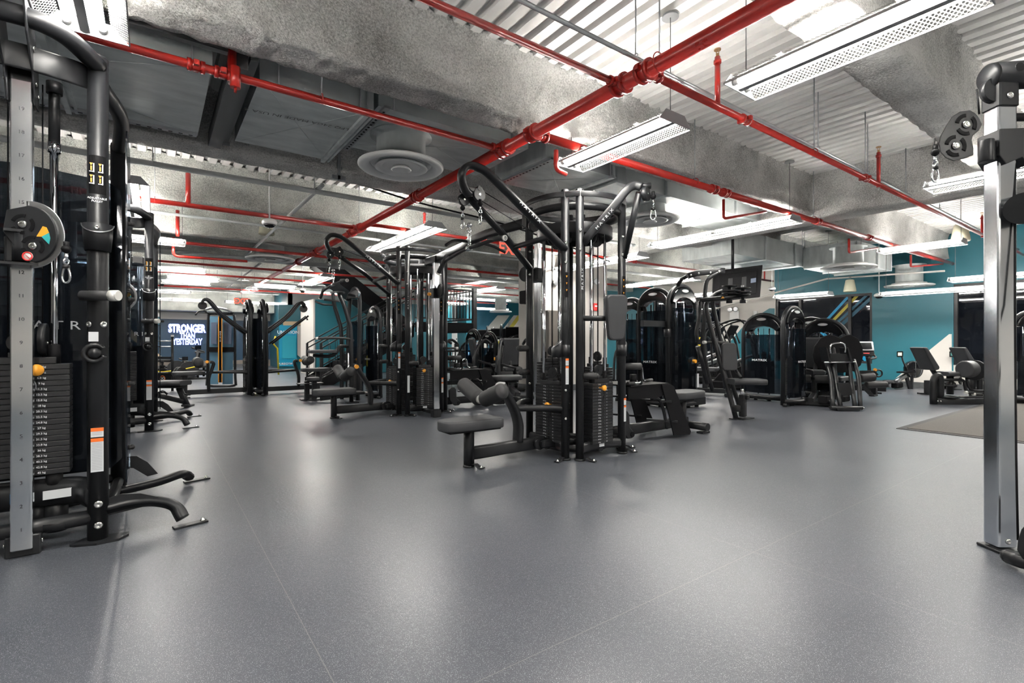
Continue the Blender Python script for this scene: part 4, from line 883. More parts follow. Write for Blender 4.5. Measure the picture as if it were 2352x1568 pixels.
    dp = MB().box(V((3.35, 3.215, .105)) + o, (.10, .003, .03)); t.part('data_plate', dp, 'sticker', label='pale data plate'); t.part('service_label', MB().box(V((3.46, 3.235, .105)) + o, (.035, .003, .03)), 'stickerblue', label='blue service label')
    return t, P, o
T1, P1_, o1 = multistation((3.34, 3.59), 'large black four-stack cable tower in the middle, with lat seat at its left', 1)
T2, P2_, o2 = multistation((3.20, 6.95), 'black cable tower behind and left of the central one, chrome column in front', 2)
# bridge between the towers
BR = Thing('pull_up_bridge', 'black beam bridging the two cable towers, with pull-up grips', 'pull-up bar', (3.15, 5.2, 0))
bm = BR.part('beam', MB().tube([(3.22, 6.45, 2.20), (3.18, 5.4, 2.255), (3.16, 5.25, 2.285), (3.15, 4.85, 2.30), (3.14, 4.0, 2.28)], sec=rsec(.07, .10, .3), up=(0, 0, 1)), BL)
for q in ((3.22, 6.45, 2.2), (3.14, 4.05, 2.28)): BR.part('mounting_plate', MB().box(q, (.12, .10, .15), ch=.01), BL)
for s in (-1, 1): BR.part('grip', MB().tube([(3.16, 5.25, 2.27), (3.16 + s * .25, 5.2, 2.25), (3.16 + s * .42, 5.1, 2.16)], .017, sm=4), 'foam')
def hangbar(c, lab, s=1.0, skew=0.0):
    c = V(c); t = Thing('lat_bar', lab, 'lat bar', c, 'lat pull-down bars'); P = [c + V(p) for p in ((skew, .46, -.13), (skew * .8, .36, -.03), (.0, .08, .035), (0, -.08, .035), (-skew * .8, -.34, .06), (-skew, -.45, .05))]
    t.part('bar', MB().tube(P, .016, 14, fil=.05), BL)
    for i, j in ((0, 1), (5, 4)):
        d = (P[j] - P[i]).normalized(); t.part('grip', MB().cyl(P[i] + d * .015, P[i] + d * .20, .0205, 16), 'foam'); t.part('end_cap', MB().cyl(P[i] - d * .0, P[i] + d * .015, .021, 16), 'cap')
    t.part('hanger_loop', MB().torus(c + V((0, 0, .065)), .02, .005, ax=(1, 0, 0), n=18, m=6).cyl(c + V((0, -.03, .035)), c + V((0, .03, .035)), .022, 14), 'chrome')
    return t
for o, who in ((o1, 'central'), (o2, 'second')):
    hp = V((2.13, 3.56, 2.17)) + o
    carabiner(V((2.20, 3.50, 2.19)) + o, 'chrome carabiner hanging at the near pulley of the %s tower' % who, 1.25, (0, 1, 0)); carabiner(V((2.09, 3.60, 2.16)) + o, 'chrome carabiner hanging at the far pulley of the %s tower' % who, 1.25, (0, 1, 0))
    lk = Thing('chain_link', 'chrome swivel linking two carabiners above the bar of the %s tower' % who, 'swivel', V((2.13, 3.56, 2.0)) + o)
    lk.part('swivel_body', MB().sphere(V((2.13, 3.56, 2.015)) + o, .026, 10, (1, 1, .8)).torus(V((2.13, 3.56, 1.975)) + o, .018, .005, ax=(0, 1, 0), n=16, m=6), 'chrome')
    lk.part('snap_hook', MB().tube([V(p) + o for p in ((2.13, 3.56, 1.96), (2.145, 3.56, 1.94), (2.14, 3.56, 1.88), (2.13, 3.56, 1.86), (2.12, 3.56, 1.88), (2.115, 3.56, 1.94))], .005, 8, closed=True), 'chrome')
    hangbar(V((2.13, 3.56, 1.79)) + o, 'black lat bar hanging from the chrome clips of the %s tower' % who, skew=-.05)
EO = V((3.47, 2.87, 2.36)); carabiner(EO + V((.09, -.05, -.04)), 'chrome carabiner at the end of the right high pulley arm', 1.5, (.6, -.6, 0))
# chrome V grip lying on the deck
def vgrip(c, lab, s=1.0):
    c = V(c); t = Thing('row_handle', lab, 'cable handle', c); P = [c + V(p) * s for p in ((-.16, -.10, .0), (-.06, -.10, .0), (-.05, -.10, .13), (.03, -.04, .145), (.10, .02, .12), (.12, .02, .0), (.30, .05, .0))]
    t.part('handle_frame', MB().tube(P, .0125 * s, 12, fil=.03), 'chrome'); t.part('grip', MB().cyl(P[-1], P[-1] - V((.13, .02, 0)) * s, .017 * s, 14), 'foam'); t.part('grip', MB().cyl(P[0], P[0] + V((-.1, 0, 0)) * s, .017 * s, 14), 'foam')
vgrip(V((4.06, 3.42, .635)), 'chrome row handle lying on the foot deck right of the central tower'); vgrip(V((4.06, 3.42, .635)) + o2, 'chrome row handle lying on the foot deck of the second tower')
# ---------------------------------------------------------------- left dual-pulley machine (near) and its twin
def pulley_machine(lab, full=True):
    t = Thing('cable_crossover', lab, 'cable machine', (-.5, 3.42, 0)); H = 2.56
    P3 = V((-.235, 3.417, 0)); PL = V((-1.02, 3.42, 0)); PB = V((-.19, 4.35, 0)); col = V((-.515, 3.36, 0))
    for p, h in ((P3, H), (PL, H), (PB, H - .15), (V((-1.0, 4.3, 0)), H)):
        po = t.part('post', MB().tube([p + UP * .012, p + UP * (h - .02)], .045, 28), BL); t.part('post_cap', MB().lathe([(.045, 0), (.043, .01), (.034, .018), (.001, .02)], p + UP * (h - .02), n=28), BL, po)
    t.part('foot', MB().prism([P3 + V(p) for p in ((-.11, -.03, 0), (-.09, -.05, 0), (0, -.085, 0), (.09, -.075, 0), (.13, -.02, 0), (.13, .02, 0), (-.05, .05, 0))], (0, 0, .012)), BL)
    # top ring: tube arcs around the bracket
    rg = [P3 + V((-.0, -.02, 2.50)), V((-.36, 3.20, 2.53)), V((-.53, 3.16, 2.54)), V((-.78, 3.22, 2.53)), PL + UP * 2.50]
    t.part('top_ring', MB().tube(rg, .044, 18, sm=8), BL)
    rb = [P3 + V((-.03, .02, 2.44)), V((-.36, 3.30, 2.40)), V((-.53, 3.27, 2.40)), V((-.8, 3.3, 2.40)), PL + UP * 2.42]
    t.part('lower_ring', MB().tube(rb, sec=rsec(.02, .12, .4), up=(0, 0, 1), sm=8), BL)
    t.part('back_ring', MB().tube([P3 + UP * 2.42, V((-.16, 3.9, 2.42)), PB + UP * 2.36], .04, 16, sm=6), BL)
    # bracket plates and overhead arm
    for s in (-1, 1):
        bp_ = t.part('bracket_plate', MB().prism([V((-.515 + s * .045, a, b)) for a, b in ((3.12, 2.83), (3.20, 2.84), (3.30, 2.55), (3.40, 2.40), (3.42, 2.20), (3.33, 2.20), (3.27, 2.33), (3.12, 2.46), (3.05, 2.62))], (s * .008, 0, 0)), BL, bev=.003)
        for a, b in ((3.15, 2.74), (3.13, 2.66), (3.21, 2.56), (3.25, 2.44), (3.36, 2.40), (3.38, 2.26), (3.32, 2.30)):
            bolt(t, V((-.515 + s * .054, a, b)), (s, 0, 0), .011, bp_)
    t.part('overhead_arm', MB().cyl(V((-.52, 3.28, 2.86)), V((-.76, 2.35, 2.97)), .062, 28), BL)
    t.part('arm_socket', MB().cyl(V((-.505, 3.24, 2.74)), V((-.49, 3.30, 2.96)), .052, 24), BL)
    # chrome column with numbers
    cc = t.part('chrome_column', MB().box(col + UP * 1.19, (.080, .05, 2.30), ch=.006), 'chromeblue')
    nm = MB()
    for i in range(19):
        if i in (12, 13): continue
        nm.text(str(i + 1), .024, col + V((0, -.026, .14 + i * .113)), depth=.001)
    t.part('position_numbers', nm, 'darklettering', cc, kind='stuff')
    hl = MB()
    t.part('column_cap', MB().box(col + UP * 2.34, (.085, .05, .07), ch=.006), BL, cc)
    t.part('column_foot', MB().box(col + V((0, .035, .05)), (.13, .05, .10), ch=.006).cyl(col + V((.07, .05, .12)), col + V((.15, .05, .12)), .03), BL)
    for s in (-1, 1): bolt(t, col + V((s * .066, .03, .06)), (s, 0, 0), .012)
    # weights
    stack(t, (-.555, 3.56), .40, .12, .36, 20, .0287, (0, -1), pin=None, top=2.30, text=1, rodr=.0155, txo=.09)
    for s in (-1, 1):
        x_ = -.555 + s * .132; t.part('rod_collar', MB().cyl((x_, 3.56, 2.05), (x_, 3.56, 2.10), .026, 18), 'chrome'); t.part('rod_sleeve', MB().cyl((x_, 3.56, 2.10), (x_, 3.56, 2.42), .024, 18).cyl((x_, 3.56, 2.36), (x_, 3.56, 2.42), .034, 18), BL)
        t.part('stack_buffer', MB().cyl((x_, 3.56, .30), (x_, 3.56, .36), .035, 18), 'rubber')
    q = V((-.50, 3.49, .905)); t.part('selector_pin', MB().lathe([(.009, 0), (.009, .02), (.025, .03), (.03, .05), (.028, .062), (.001, .066)], q, ax=(.5, -1, 0), n=20), 'orange')
    t.part('pin_lanyard', MB().tube([q + V((.0, -.03, -.03)), q + V((.02, -.03, -.08)), q + V((.005, -.02, -.12))], .003, 6, sm=4), 'steel')
    t.part('pulley', MB().cyl((-.48, 3.56, 1.06), (-.45, 3.56, 1.06), .085, 28), BL); bolt(t, (-.45, 3.56, 1.04), (1, 0, 0), .014)
    for x_ in (-.47, -.60, -.44): t.part('cable', MB().cyl((x_, 3.57, .95), (x_, 3.57, 2.4), .0035, 6), 'matteblack')
    t.part('stack_base', MB().tube([P3 + UP * .24, V((-.36, 3.56, .25)), V((-.80, 3.58, .25)), PL + UP * .24], sec=rsec(.10, .15, .5), up=(0, 0, 1), sm=6), BL)
    t.part('support_leg', MB().cyl((-.42, 3.60, .04), (-.42, 3.60, .22), .05, 20).cyl((-.50, 3.6, .04), (-.50, 3.6, .22), .04, 20), BL)
    t.part('data_plate', MB().box((-.395, 3.50, .255), (.13, .003, .045), R=Matrix.Rotation(math.radians(4), 3, 'Z')), 'sticker', label='pale data plate')
    t.part('service_label', MB().box((-.66, 3.50, .25), (.08, .003, .05)), 'stickerblue', label='blue service label')
    t.part('floor_rail', MB().tube([P3 + UP * .13, V((-.52, 3.42, .12)), PL + UP * .12], .037, 18), BL)
    t.part('floor_rail', MB().tube([PB + UP * .12, V((-.62, 4.3, .11)), V((-1.0, 4.3, .10))], .03, 16), BL)
    t.part('floor_rail', MB().tube([P3 + V((0, .05, .10)), V((-.2, 3.9, .09)), PB + UP * .10], .03, 16), BL)
    # feet reaching out to the right
    def foot(p0, pts, tip, fin):
        t.part('stabiliser', MB().tube(pts, sec=rsec(.075, .055, .5), up=(0, 0, 1), sm=8), BL)
        f = t.part('foot_plate', MB().box(tip, (.17, .05, .010), R=Matrix.Rotation(math.radians(12), 3, 'Z'), ch=.003), BL); t.part('anchor_bolt', MB().lathe([(.014, .005), (.014, .01), (.009, .012), (.009, .02), (.001, .021)], V(tip) + V((.06, .01, 0)), n=12), 'bolt', f)
        t.part('gusset', MB().prism(fin, (0, .012, 0)), BL)
    foot(P3, [P3 + V((.03, .01, .155)), P3 + V((.14, .02, .165)), P3 + V((.25, .03, .15)), P3 + V((.335, .02, .11)), P3 + V((.375, -.01, .04))], P3 + V((.41, -.03, .006)), [P3 + V(p) for p in ((.03, 0, .21), (.10, 0, .225), (.18, 0, .215), (.26, 0, .18), (.20, 0, .14), (.03, 0, .12))])
    foot(PB, [V((-.55, 4.05, .05)), V((-.25, 4.12, .07)), V((.02, 4.22, .08)), V((.17, 4.33, .09)), V((.22, 4.42, .04))], V((.27, 4.44, .006)), [PB + V(p) for p in ((.03, 0, .26), (.10, 0, .25), (.16, 0, .20), (.22, 0, .11), (.16, 0, .10), (.08, 0, .17), (.03, 0, .18))])
    t.part('foot', MB().box(PB + V((.02, -.04, .008)), (.16, .14, .012), ch=.004), BL)
    # carriage and half-round pulley guard
    q = col + UP * 1.50
    t.part('carriage', MB().box(q + V((0, -.0, -.01)), (.115, .10, .13), ch=.012).cyl(q + V((.02, -.075, -.07)), q + V((.02, -.075, .06)), .045, 20).box(q + V((.02, -.07, .07)), (.13, .10, .012)).box(q + V((0, -.07, -.085)), (.15, .12, .012)).cyl(q + V((-.06, -.02, -.02)), q + V((-.22, -.10, -.02)), .012), BL)
    g = col + V((.05, -.10, 1.545)); pts = []
    ux = V((.92, -.38, 0)).normalized(); nn_ = V((-.38, -.92, 0)).normalized()
    for a in range(-78, 97, 8): pts.append(g + ux * (.115 * math.cos(math.radians(a))) + UP * (.135 * math.sin(math.radians(a)) + .01))
    pts += [g - ux * .085 + UP * .12, g - ux * .10 + UP * .02, g - ux * .04 - UP * .07]
    gd = t.part('pulley_guard', MB().prism(pts, nn_ * .03), BL, bev=.004)
    rim = [g + ux * (.122 * math.cos(math.radians(a))) + UP * (.142 * math.sin(math.radians(a)) + .01) + nn_ * .015 for a in range(-90, 100, 6)]
    t.part('guard_rim', MB().tube(rim, sec=rsec(.034, .006, .3), up=tuple(nn_)), 'steel', gd)
    for cz, cxx in ((.055, -.02), (-.045, .02)):
        cc_ = g + ux * cxx + UP * cz + nn_ * .031; t.part('hub_bolt', MB().lathe([(.018, 0), (.018, .004), (.012, .010), (.006, .007), (.001, .007)], cc_, ax=nn_, n=16), 'bolt', gd)
        for a0 in (20, 140, 260): t.part('slot', MB().torus(cc_ + nn_ * .0005, .040, .008, ax=nn_, n=14, a0=a0, a1=a0 + 84, sec=rsec(.016, .002, .3)), 'matteblack', gd)
    t.part('warning_label', MB().prism([g + nn_ * .0315 + ux * a + UP * b for a, b in ((.035, .0), (.06, .05), (.075, .045), (.085, .02), (.055, .0))], nn_ * .001), 'orange', gd, label='yellow and teal sticker')
    t.part('warning_label', MB().prism([g + nn_ * .0316 + ux * a + UP * b for a, b in ((.055, .0), (.085, .02), (.09, -.005), (.085, -.035))], nn_ * .001), 'teallabel', gd)
    w_ = g + nn_ * .0318 + ux * -.0 + UP * -.095; t.part('prohibition_sign', MB().lathe([(.022, 0), (.022, .001), (.001, .001)], w_, ax=nn_, n=20), 'white', gd); t.part('prohibition_ring', MB().torus(w_ + nn_ * .002, .019, .003, ax=nn_, n=24, m=4).bar(w_ + ux * -.013 + UP * .013 + nn_ * .002, w_ + ux * .013 - UP * .013 + nn_ * .002, .003, .001), 'redsign', gd)
    # post furniture
    pn = V((-.03, -1, 0)).normalized(); px_ = V((1, -.03, 0))
    ca = V((-.55, -.83, 0)).normalized()
    for z, fr in ((1.245, .10), (1.14, .0)):
        pass
    for z in (1.30, 1.14):
        bolt(t, P3 + V((.55, -.83, 0)) * .045 + UP * z, (.55, -.83, 0), .017); bolt(t, P3 + V((-.75, -.66, 0)) * .045 + UP * z, (-.75, -.66, 0), .017)
    for z in (.20, .09): bolt(t, P3 + V((.1, -1, 0)) * .044 + UP * z, (.1, -1, 0), .019)
    hb = V((.80, -.60, 0)).normalized(); q = P3 + V((-.06, -.05, 1.285)); hh = t.part('stub_handle', MB().cyl(q, q + hb * .15, .026, 22), 'foam'); t.part('handle_cap', MB().cyl(q + hb * .15, q + hb * .188, .028, 24).cyl(q + hb * .188, q + hb * .192, .028, 24, r2=.024), 'cap', hh)
    ro = [V((math.cos(a), math.sin(a), 0)) for a in (2 * math.pi * i / 28 for i in range(28))]; q = P3 + V((0, -.01, 1.60))
    mb = MB().loft([[q + v_ * .055 - UP * .075 for v_ in ro], [q + v_ * .062 + UP * (.0) for v_ in ro], [q + v_ * .064 + UP * (.065 + .0 * v_.y) for v_ in ro], [q + v_ * .058 + UP * .065 for v_ in ro], [q + v_ * .05 - UP * .07 for v_ in ro]])
    chd = t.part('bar_cup', mb, BL); t.part('rim', MB().tube([P3 + V((math.cos(a) * .067, -.012 + math.sin(a) * .067, 1.665 - .05 * max(0, -math.sin(a)))) for a in (math.pi * (1 + i / 16) for i in range(17))], .003, 6), 'steel', chd)
    bolt(t, q + V((.0, -.064, .04)), (0, -1, 0), .012, chd)
    kn = P3 + V((-.01, -.045, .99)); t.part('hook_ring', MB().torus(kn + V((0, -.012, 0)), .042, .012, ax=(0, 1, 0), n=28, a0=-330, a1=-20, m=10), BL); t.part('knob', MB().sphere(kn + V((0, -.015, 0)), .028, 16), BL)
    l = t.part('exercise_label', MB().prism([P3 + V((math.cos(a) * .0456, math.sin(a) * .0456, 2.02)) for a in (math.radians(220 + i * 10) for i in range(11))] + [P3 + V((math.cos(a) * .0458, math.sin(a) * .0458, 2.02)) for a in (math.radians(320 - i * 10) for i in range(11))], (0, 0, -.20)), 'matteblack')
    fg = MB(); fo = MB()
    for r_ in (0, 1):
        for c_ in (0, 1):
            cc_ = P3 + V((-.022 + c_ * .036, -.0475, 1.955 - r_ * .062)); fo.prism([cc_ + V((-.009, 0, .022)), cc_ + V((.005, 0, .022)), cc_ + V((-.003, 0, .008))], (0, -.001, 0)); fg.box(cc_ + V((.008, 0, -.002)), (.005, .001, .046)).box(cc_ + V((.0, 0, -.022)), (.02, .001, .004)); fo.box(cc_ + V((-.002, 0, -.005)), (.006, .001, .022))
    t.part('pictograms', fg, 'cap', l, kind='stuff'); t.part('warning_mark', fo, 'orange', l, kind='stuff')
    t.part('lettering', MB().text('ADJUSTABLE', .014, P3 + V((0, -.0475, 1.795)), off=.01).text('PULLEY', .014, P3 + V((0, -.0475, 1.78)), off=.01), 'lettering', l, kind='stuff')
    lw = t.part('plate_label', MB().box(P3 + V((-.015, -.0465, 1.075)), (.04, .001, .05)), 'sticker')
    labels_on(t, P3 + V((0, -.0465, .60)), (0, -1, 0), (1, 0, 0), w=.052, sz=(0, .175), small=.048)
    # smoked shrouds
    t.part('shroud', MB().prism([V((x_, 3.80, z)) for x_, z in ((-1.2, 1.98), (-.6, 2.03), (-.22, 2.0), (-.16, 1.96), (-.15, 1.90), (-.15, .35), (-.2, .3), (-1.2, .3))], (0, .008, 0)), 'smoked')
    sh = t.part('shroud', MB().prism([V((-.13, y, z)) for y, z in ((3.70, .22), (4.15, .22), (4.2, .3), (4.2, 2.24), (4.15, 2.30), (3.74, 2.30), (3.70, 2.24))], (.008, 0, 0)), 'smoked')
    for z in (1.75, 1.3, .8, .42): t.part('shroud_knob', MB().cyl((-.12, 3.74, z), (-.10, 3.74, z), .014, 12).sphere((-.10, 3.74, z), .015, 10), 'rubber', sh)
    t.part('inner_panel', MB().box((-.70, 4.05, .62), (.95, .02, .75)), 'matteblack')
    t.part('lettering', MB().text('M A T R I X', .07, (-.42, 3.79, 1.14), sx=1.2, depth=.002), 'graylettering')
    return t
TL = pulley_machine('black cable machine with chrome numbered column filling the left edge')
E2 = place(TL.e, (-.30, 7.22, 0), 'far twin of the left cable machine, beyond its smoked panels')
for k in list(E2.children):
    if k.name.split('.')[0] in ('bracket_plate', 'overhead_arm', 'arm_socket'):
        for j in list(k.children): bpy.data.objects.remove(j)
        bpy.data.objects.remove(k)
carabiner(W(152, 572, 2.33), 'chrome carabiner under the half-round pulley guard at left', 1.15, (.8, -.5, 0))
# ================================================================ RIGHT EDGE CABLE COLUMN
RT = Thing('cable_column_machine', 'chrome cable column with black swivel pulley at the right edge', 'cable machine', (3.47, .6, 0))
cc = V((3.475, .60, 0)); yaw = Matrix.Rotation(math.radians(-35), 3, 'Z')
colm = RT.part('chrome_column', MB().box(cc + UP * 1.16, (.096, .085, 2.28), R=yaw, ch=.010), 'chromeblue')
bolt(RT, cc + yaw @ V((0, -.043, .055)), yaw @ V((0, -1, 0)), .014, colm)
RT.part('column_foot', MB().box(cc + UP * .008, (.13, .12, .014), R=yaw, ch=.004), BL)
RT.part('top_collar', MB().box(cc + UP * 2.28, (.108, .10, .13), R=yaw, ch=.014), BL); bolt(RT, cc + yaw @ V((0, -.052, 2.27)), yaw @ V((0, -1, 0)), .017)
tb = [cc + yaw @ V((-.05, 0, 2.385)), cc + yaw @ V((.8, -.05, 2.43))]
RT.part('top_tube', MB().tube(tb, .066, 28), BL); RT.part('tube_cap', MB().lathe([(.066, 0), (.064, .012), (.054, .022), (.001, .024)], tb[0], ax=tb[0] - tb[1], n=28), BL); RT.part('plug', MB().cyl(cc + yaw @ V((.03, -.066, 2.40)), cc + yaw @ V((.03, -.072, 2.40)), .022, 20), BL)
RT.part('cable_shoe', MB().cyl(cc + yaw @ V((-.05, .0, 2.31)), cc + yaw @ V((-.05, -.03, 2.31)), .06, 24), BL)
RT.part('cross_tube', MB().cyl(cc + yaw @ V((.05, .06, 2.21)), cc + yaw @ V((.8, .1, 2.24)), .02).cyl(cc + yaw @ V((.05, .06, 2.08)), cc + yaw @ V((.8, .1, 2.10)), .022), BL)
sl = cc + UP * 2.0
RT.part('carriage', MB().prism([sl + yaw @ V(p) for p in ((-.062, -.062, .10), (.062, -.062, .105), (.062, -.062, -.02), (.085, -.062, -.08), (.05, -.062, -.04), (-.03, -.062, -.075), (-.062, -.062, -.03))], yaw @ V((0, .12, 0))).cyl(sl + yaw @ V((-.10, -.03, -.055)), sl + yaw @ V((-.10, -.03, .055)), .032, 20).box(sl + yaw @ V((-.07, -.03, 0)), (.06, .03, .09), R=yaw), BL, bev=.004)
RT.part('release_rod', MB().cyl(sl + yaw @ V((.10, 0, .10)), sl + yaw @ V((.10, 0, -.0)), .012).box(sl + yaw @ V((.10, 0, .08)), (.07, .05, .05), R=yaw, ch=.008), BL)
ux = yaw @ V((-1, 0, 0)); nn_ = yaw @ V((0, -1, 0)); g = cc + UP * 1.985 + ux * .13 + nn_ * .02
def gp(a, b): return g + ux * (a * .0022) + UP * (b * .0022)
op = [gp(*q) for q in ((0, 30), (8, 38), (30, 52), (38, 50), (45, 46), (62, 30), (78, 5), (88, -20), (88, -38), (78, -50), (60, -56), (30, -53), (8, -48), (2, -44), (0, -12), (6, -2), (-6, 14), (-8, 26))]
# guard outline from the photo: two lobes
op = [W(px, py, 2.42) for px, py in ((2228, 253), (2240, 260), (2250, 272), (2256, 286), (2248, 300), (2234, 312), (2232, 322), (2236, 340), (2236, 356), (2215, 364), (2190, 370), (2172, 363), (2160, 350), (2156, 330), (2160, 312), (2172, 290), (2186, 268), (2205, 256))]
gd = RT.part('pulley_guard', MB().prism(op, W(2200, 300, 2.47) - W(2200, 300, 2.42)), BL, bev=.004)
for px, py in ((2219, 286), (2195, 335)):
    c = W(px, py, 2.418); n = -V((SA, CA, 0))
    gd2 = RT.part('hub_bolt', MB().lathe([(.019, 0), (.019, .004), (.013, .010), (.006, .007), (.001, .007)], c, ax=n, n=18), 'bolt', gd)
    for a0 in (10, 130, 250): RT.part('slot', MB().torus(c + n * .0005, .044, .01, ax=n, n=14, a0=a0, a1=a0 + 80, sec=rsec(.018, .002, .3)), 'matteblack', gd)
RT.part('cable', MB().tube([W(2243, 205, 2.44), W(2247, 235, 2.44), W(2249, 262, 2.44)], .004, 8), 'matteblack')
RT.part('cable', MB().tube([W(2144, 352, 2.42), W(2146, 318, 2.42)], .004, 8), 'matteblack')
RT.part('cable', MB().tube([W(2331, 190, 2.5), W(2331, 700, 2.45), W(2334, 1050, 2.35), W(2338, 1240, 2.3)], .0045, 8), 'matteblack')
RT.part('pulley', MB().cyl(W(2352, 478, 2.4), W(2362, 478, 2.5), .075, 28), BL)
RT.part('base_foot', MB().tube([W(2318, 1278, 2.33), W(2345, 1288, 2.28), W(2400, 1300, 2.2)], .033, 18), BL); RT.part('foot_end', MB().sphere(W(2318, 1278, 2.33), .033, 14), BL)
RT.part('base_guard', MB().prism([W(px, py, 2.25) for px, py in ((2336, 1262), (2338, 1240), (2346, 1215), (2360, 1200), (2400, 1190), (2400, 1290), (2350, 1285))], W(2350, 1240, 2.29) - W(2350, 1240, 2.25)), BL, bev=.004)
carabiner(W(2148, 350, 2.42), 'chrome carabiner below the swivel pulley at the right edge', 1.05, (CA, -SA, 0))
# floor mat
single('floor_mat', MB().prism([(7.36, -1.0, 0), (12.2, -1.0, 0), (12.2, 2.08, 0), (7.36, 2.08, 0)], (0, 0, .012)), 'floormat', 'dark ribbed floor mat beyond the chrome column at right', 'mat')
single('floor_mat', MB().prism([(7.26, -1.1, 0), (12.3, -1.1, 0), (12.3, 2.16, 0), (7.26, 2.16, 0)], (0, 0, .006)), 'rubber', 'black rubber border under the ribbed mat', 'mat edging')
# ================================================================ SHROUDED TOWERS
def tower(name, lab, cat, loc, rz, h=1.55, w=.66, shroud='smoked', txt=True, top='logo'):
    t = Thing(name, lab, cat, loc, None, math.radians(rz), local=True); r = w * .5; k = .030
    A = [(-w / 2, 0, .02), (-w / 2, 0, h - r * .95)] + [(-r * math.cos(math.radians(a)) * 1.0, 0, h - r * .9 + r * .9 * math.sin(math.radians(a))) for a in range(12, 169, 12)] + [(w / 2, 0, h - r * .95), (w / 2, 0, .02)]
    t.part('arch_frame', MB().tube(A, k * 1.15, 14), BL)
    hood = [V((-(r - .03) * math.cos(math.radians(a)), -.06, h - r * .9 + (r * .9 - .025) * math.sin(math.radians(a)))) for a in range(8, 173, 12)] + [V((r * .72 * math.cos(math.radians(a)), -.06, h - r * .9 - .03 + r * .42 * math.sin(math.radians(a)))) for a in range(20, 161, 20)]
    hd = t.part('hood', MB().prism(hood, (0, .14, 0), sm=False), 'blackgloss', bev=.015)
    t.part('logo_badge', MB().prism([(.085 * math.cos(a), -.062, h - .085 + .024 * math.sin(a)) for a in (2 * math.pi * i / 24 for i in range(24))], (0, -.006, 0)), 'steel', hd)
    sh = MB(); n = 10; pts = []
    for i in range(n + 1):
        q = math.radians(-80 + 160 * i / n); pts.append(V((math.sin(q) * (w / 2 - .045), -.03 - math.cos(q) * .10, .14)))
    for a, b in zip(pts, pts[1:]): sh.quad(a, b, b + UP * (h - .50), a + UP * (h - .50), True)
    for a, b in zip(pts, pts[1:]): sh.quad(b + V((0, .005, 0)), a + V((0, .005, 0)), a + V((0, .005, h - .50)), b + V((0, .005, h - .50)), True)
    s_ = t.part('shroud', sh, shroud)
    t.part('lower_cover', MB().prism([p + V((0, .012, .0)) for p in pts[2:-2]], (0, 0, .55)), 'matteblack', s_)
    if txt: t.part('lettering', MB().text('MATRIX', .05, (0, -.136, .72), sx=1.5, off=.01), 'lettering', s_)
    t.part('base_frame', MB().tube([(-w / 2, 0, .09), (-w / 4, -.12, .08), (w / 4, -.12, .08), (w / 2, 0, .09)], .03, sm=4).box((0, .0, .05), (w, .08, .06)), BL)
    for x in (-w / 2, -.12, .12, w / 2): t.part('foot', MB().cyl((x, -.03, 0), (x, -.03, .05), .032, 12), BL)
    stack(t, (0, .02), .30, .12, .16, 20, .0275, (0, -1), pin=None, top=h - .25, text=False, single_mesh=True)
    return t
def lat_parts(t, h=1.85, pull=True):
    for s in (-1, 1):
        t.part('pulldown_arm', MB().tube([(s * .25, .05, 1.22), (s * .17, .45, 1.55), (s * .09, .68, h - .02), (s * .05, .77, h - .02), (s * .04, .79, h - .09)], sec=rsec(.05, .085, .4), up=(1, 0, 0), sm=4), BL)
        t.part('side_tube', MB().tube([(s * .28, .03, .02), (s * .28, .03, 1.3), (s * .25, .0, h - .25), (s * .16, .0, h - .03)], .033, 12, sm=5), BL)
    t.part('pulley', MB().cyl((-.02, .78, h - .12), (.02, .78, h - .12), .075, 22), BL)
    t.part('upright', MB().tube([(0, .68, .1), (0, .68, .35), (0, .60, .62), (0, .66, .66)], sec=rsec(.055, .10, .4), up=(1, 0, 0), sm=4), BL)
    roller(t, (-.03, .84, .62), (-.27, .86, .68), .08); roller(t, (.03, .84, .62), (.27, .86, .68), .08)
    t.part('adjust_knob', MB().cyl((.06, .70, .66), (.10, .70, .66), .028), 'orange')
    t.part('seat', MB().prism(rounded((0, 1.0, .42), (1, 0, 0), (0, 1, 0), .30, .52, .08), (0, 0, .07), sm=True), 'vinyl', bev=.012)
    t.part('seat_post', MB().box((0, 1.06, .22), (.10, .08, .40), ch=.015), BL); t.part('base_rail', MB().bar((0, 0, .10), (0, 1.08, .10), .07, .09), BL); t.part('foot', MB().box((0, 1.06, .01), (.2, .16, .02)), BL)
    t.part('brace_bar', MB().tube([(-.28, .03, .45), (-.2, .3, .46), (0, .62, .46)], .024, sm=4).tube([(.28, .03, .45), (.2, .3, .46), (0, .62, .46)], .024, sm=4), BL)
def gz(px, d, dx=0): p = W(px, 784, d); return (p.x, p.y, 0)
t = tower('lat_machine', 'tall hooded lat machine with arms reaching left, near the motto wall', 'lat machine', gz(571, 9.9), 90, 1.86, .60); lat_parts(t)
t = tower('lat_machine', 'tall hooded lat machine with arms reaching right, back to back with its twin', 'lat machine', gz(602, 9.9), -90, 1.86, .60); lat_parts(t)
t.part('row_bar', MB().tube([(-.14, .15, 1.0), (-.10, .85, 1.58), (-.10, .88, 1.5)], sec=rsec(.035, .05, .3), up=(1, 0, 0)).tube([(.14, .15, 1.0), (.10, .85, 1.58)], sec=rsec(.035, .05, .3), up=(1, 0, 0)), BL)
tower('selector_tower', 'glossy edge-on shrouded tower right of the assisted chin machine', 'weight machine', gz(860, 9.4), -90, 1.70, .62)
tower('selector_tower', 'rounded smoked-glass tower with wide front, left one of the right group', 'weight machine', gz(1753, 8.9), -90, 1.53, .74)
tower('selector_tower', 'edge-on dark tower beside the wide smoked-glass tower', 'weight machine', gz(1822, 8.25), 0, 1.62, .70)
tower('selector_tower', 'hooded tower behind the edge-on tower in the right group', 'weight machine', gz(1862, 10.2), -90, 1.52, .74)
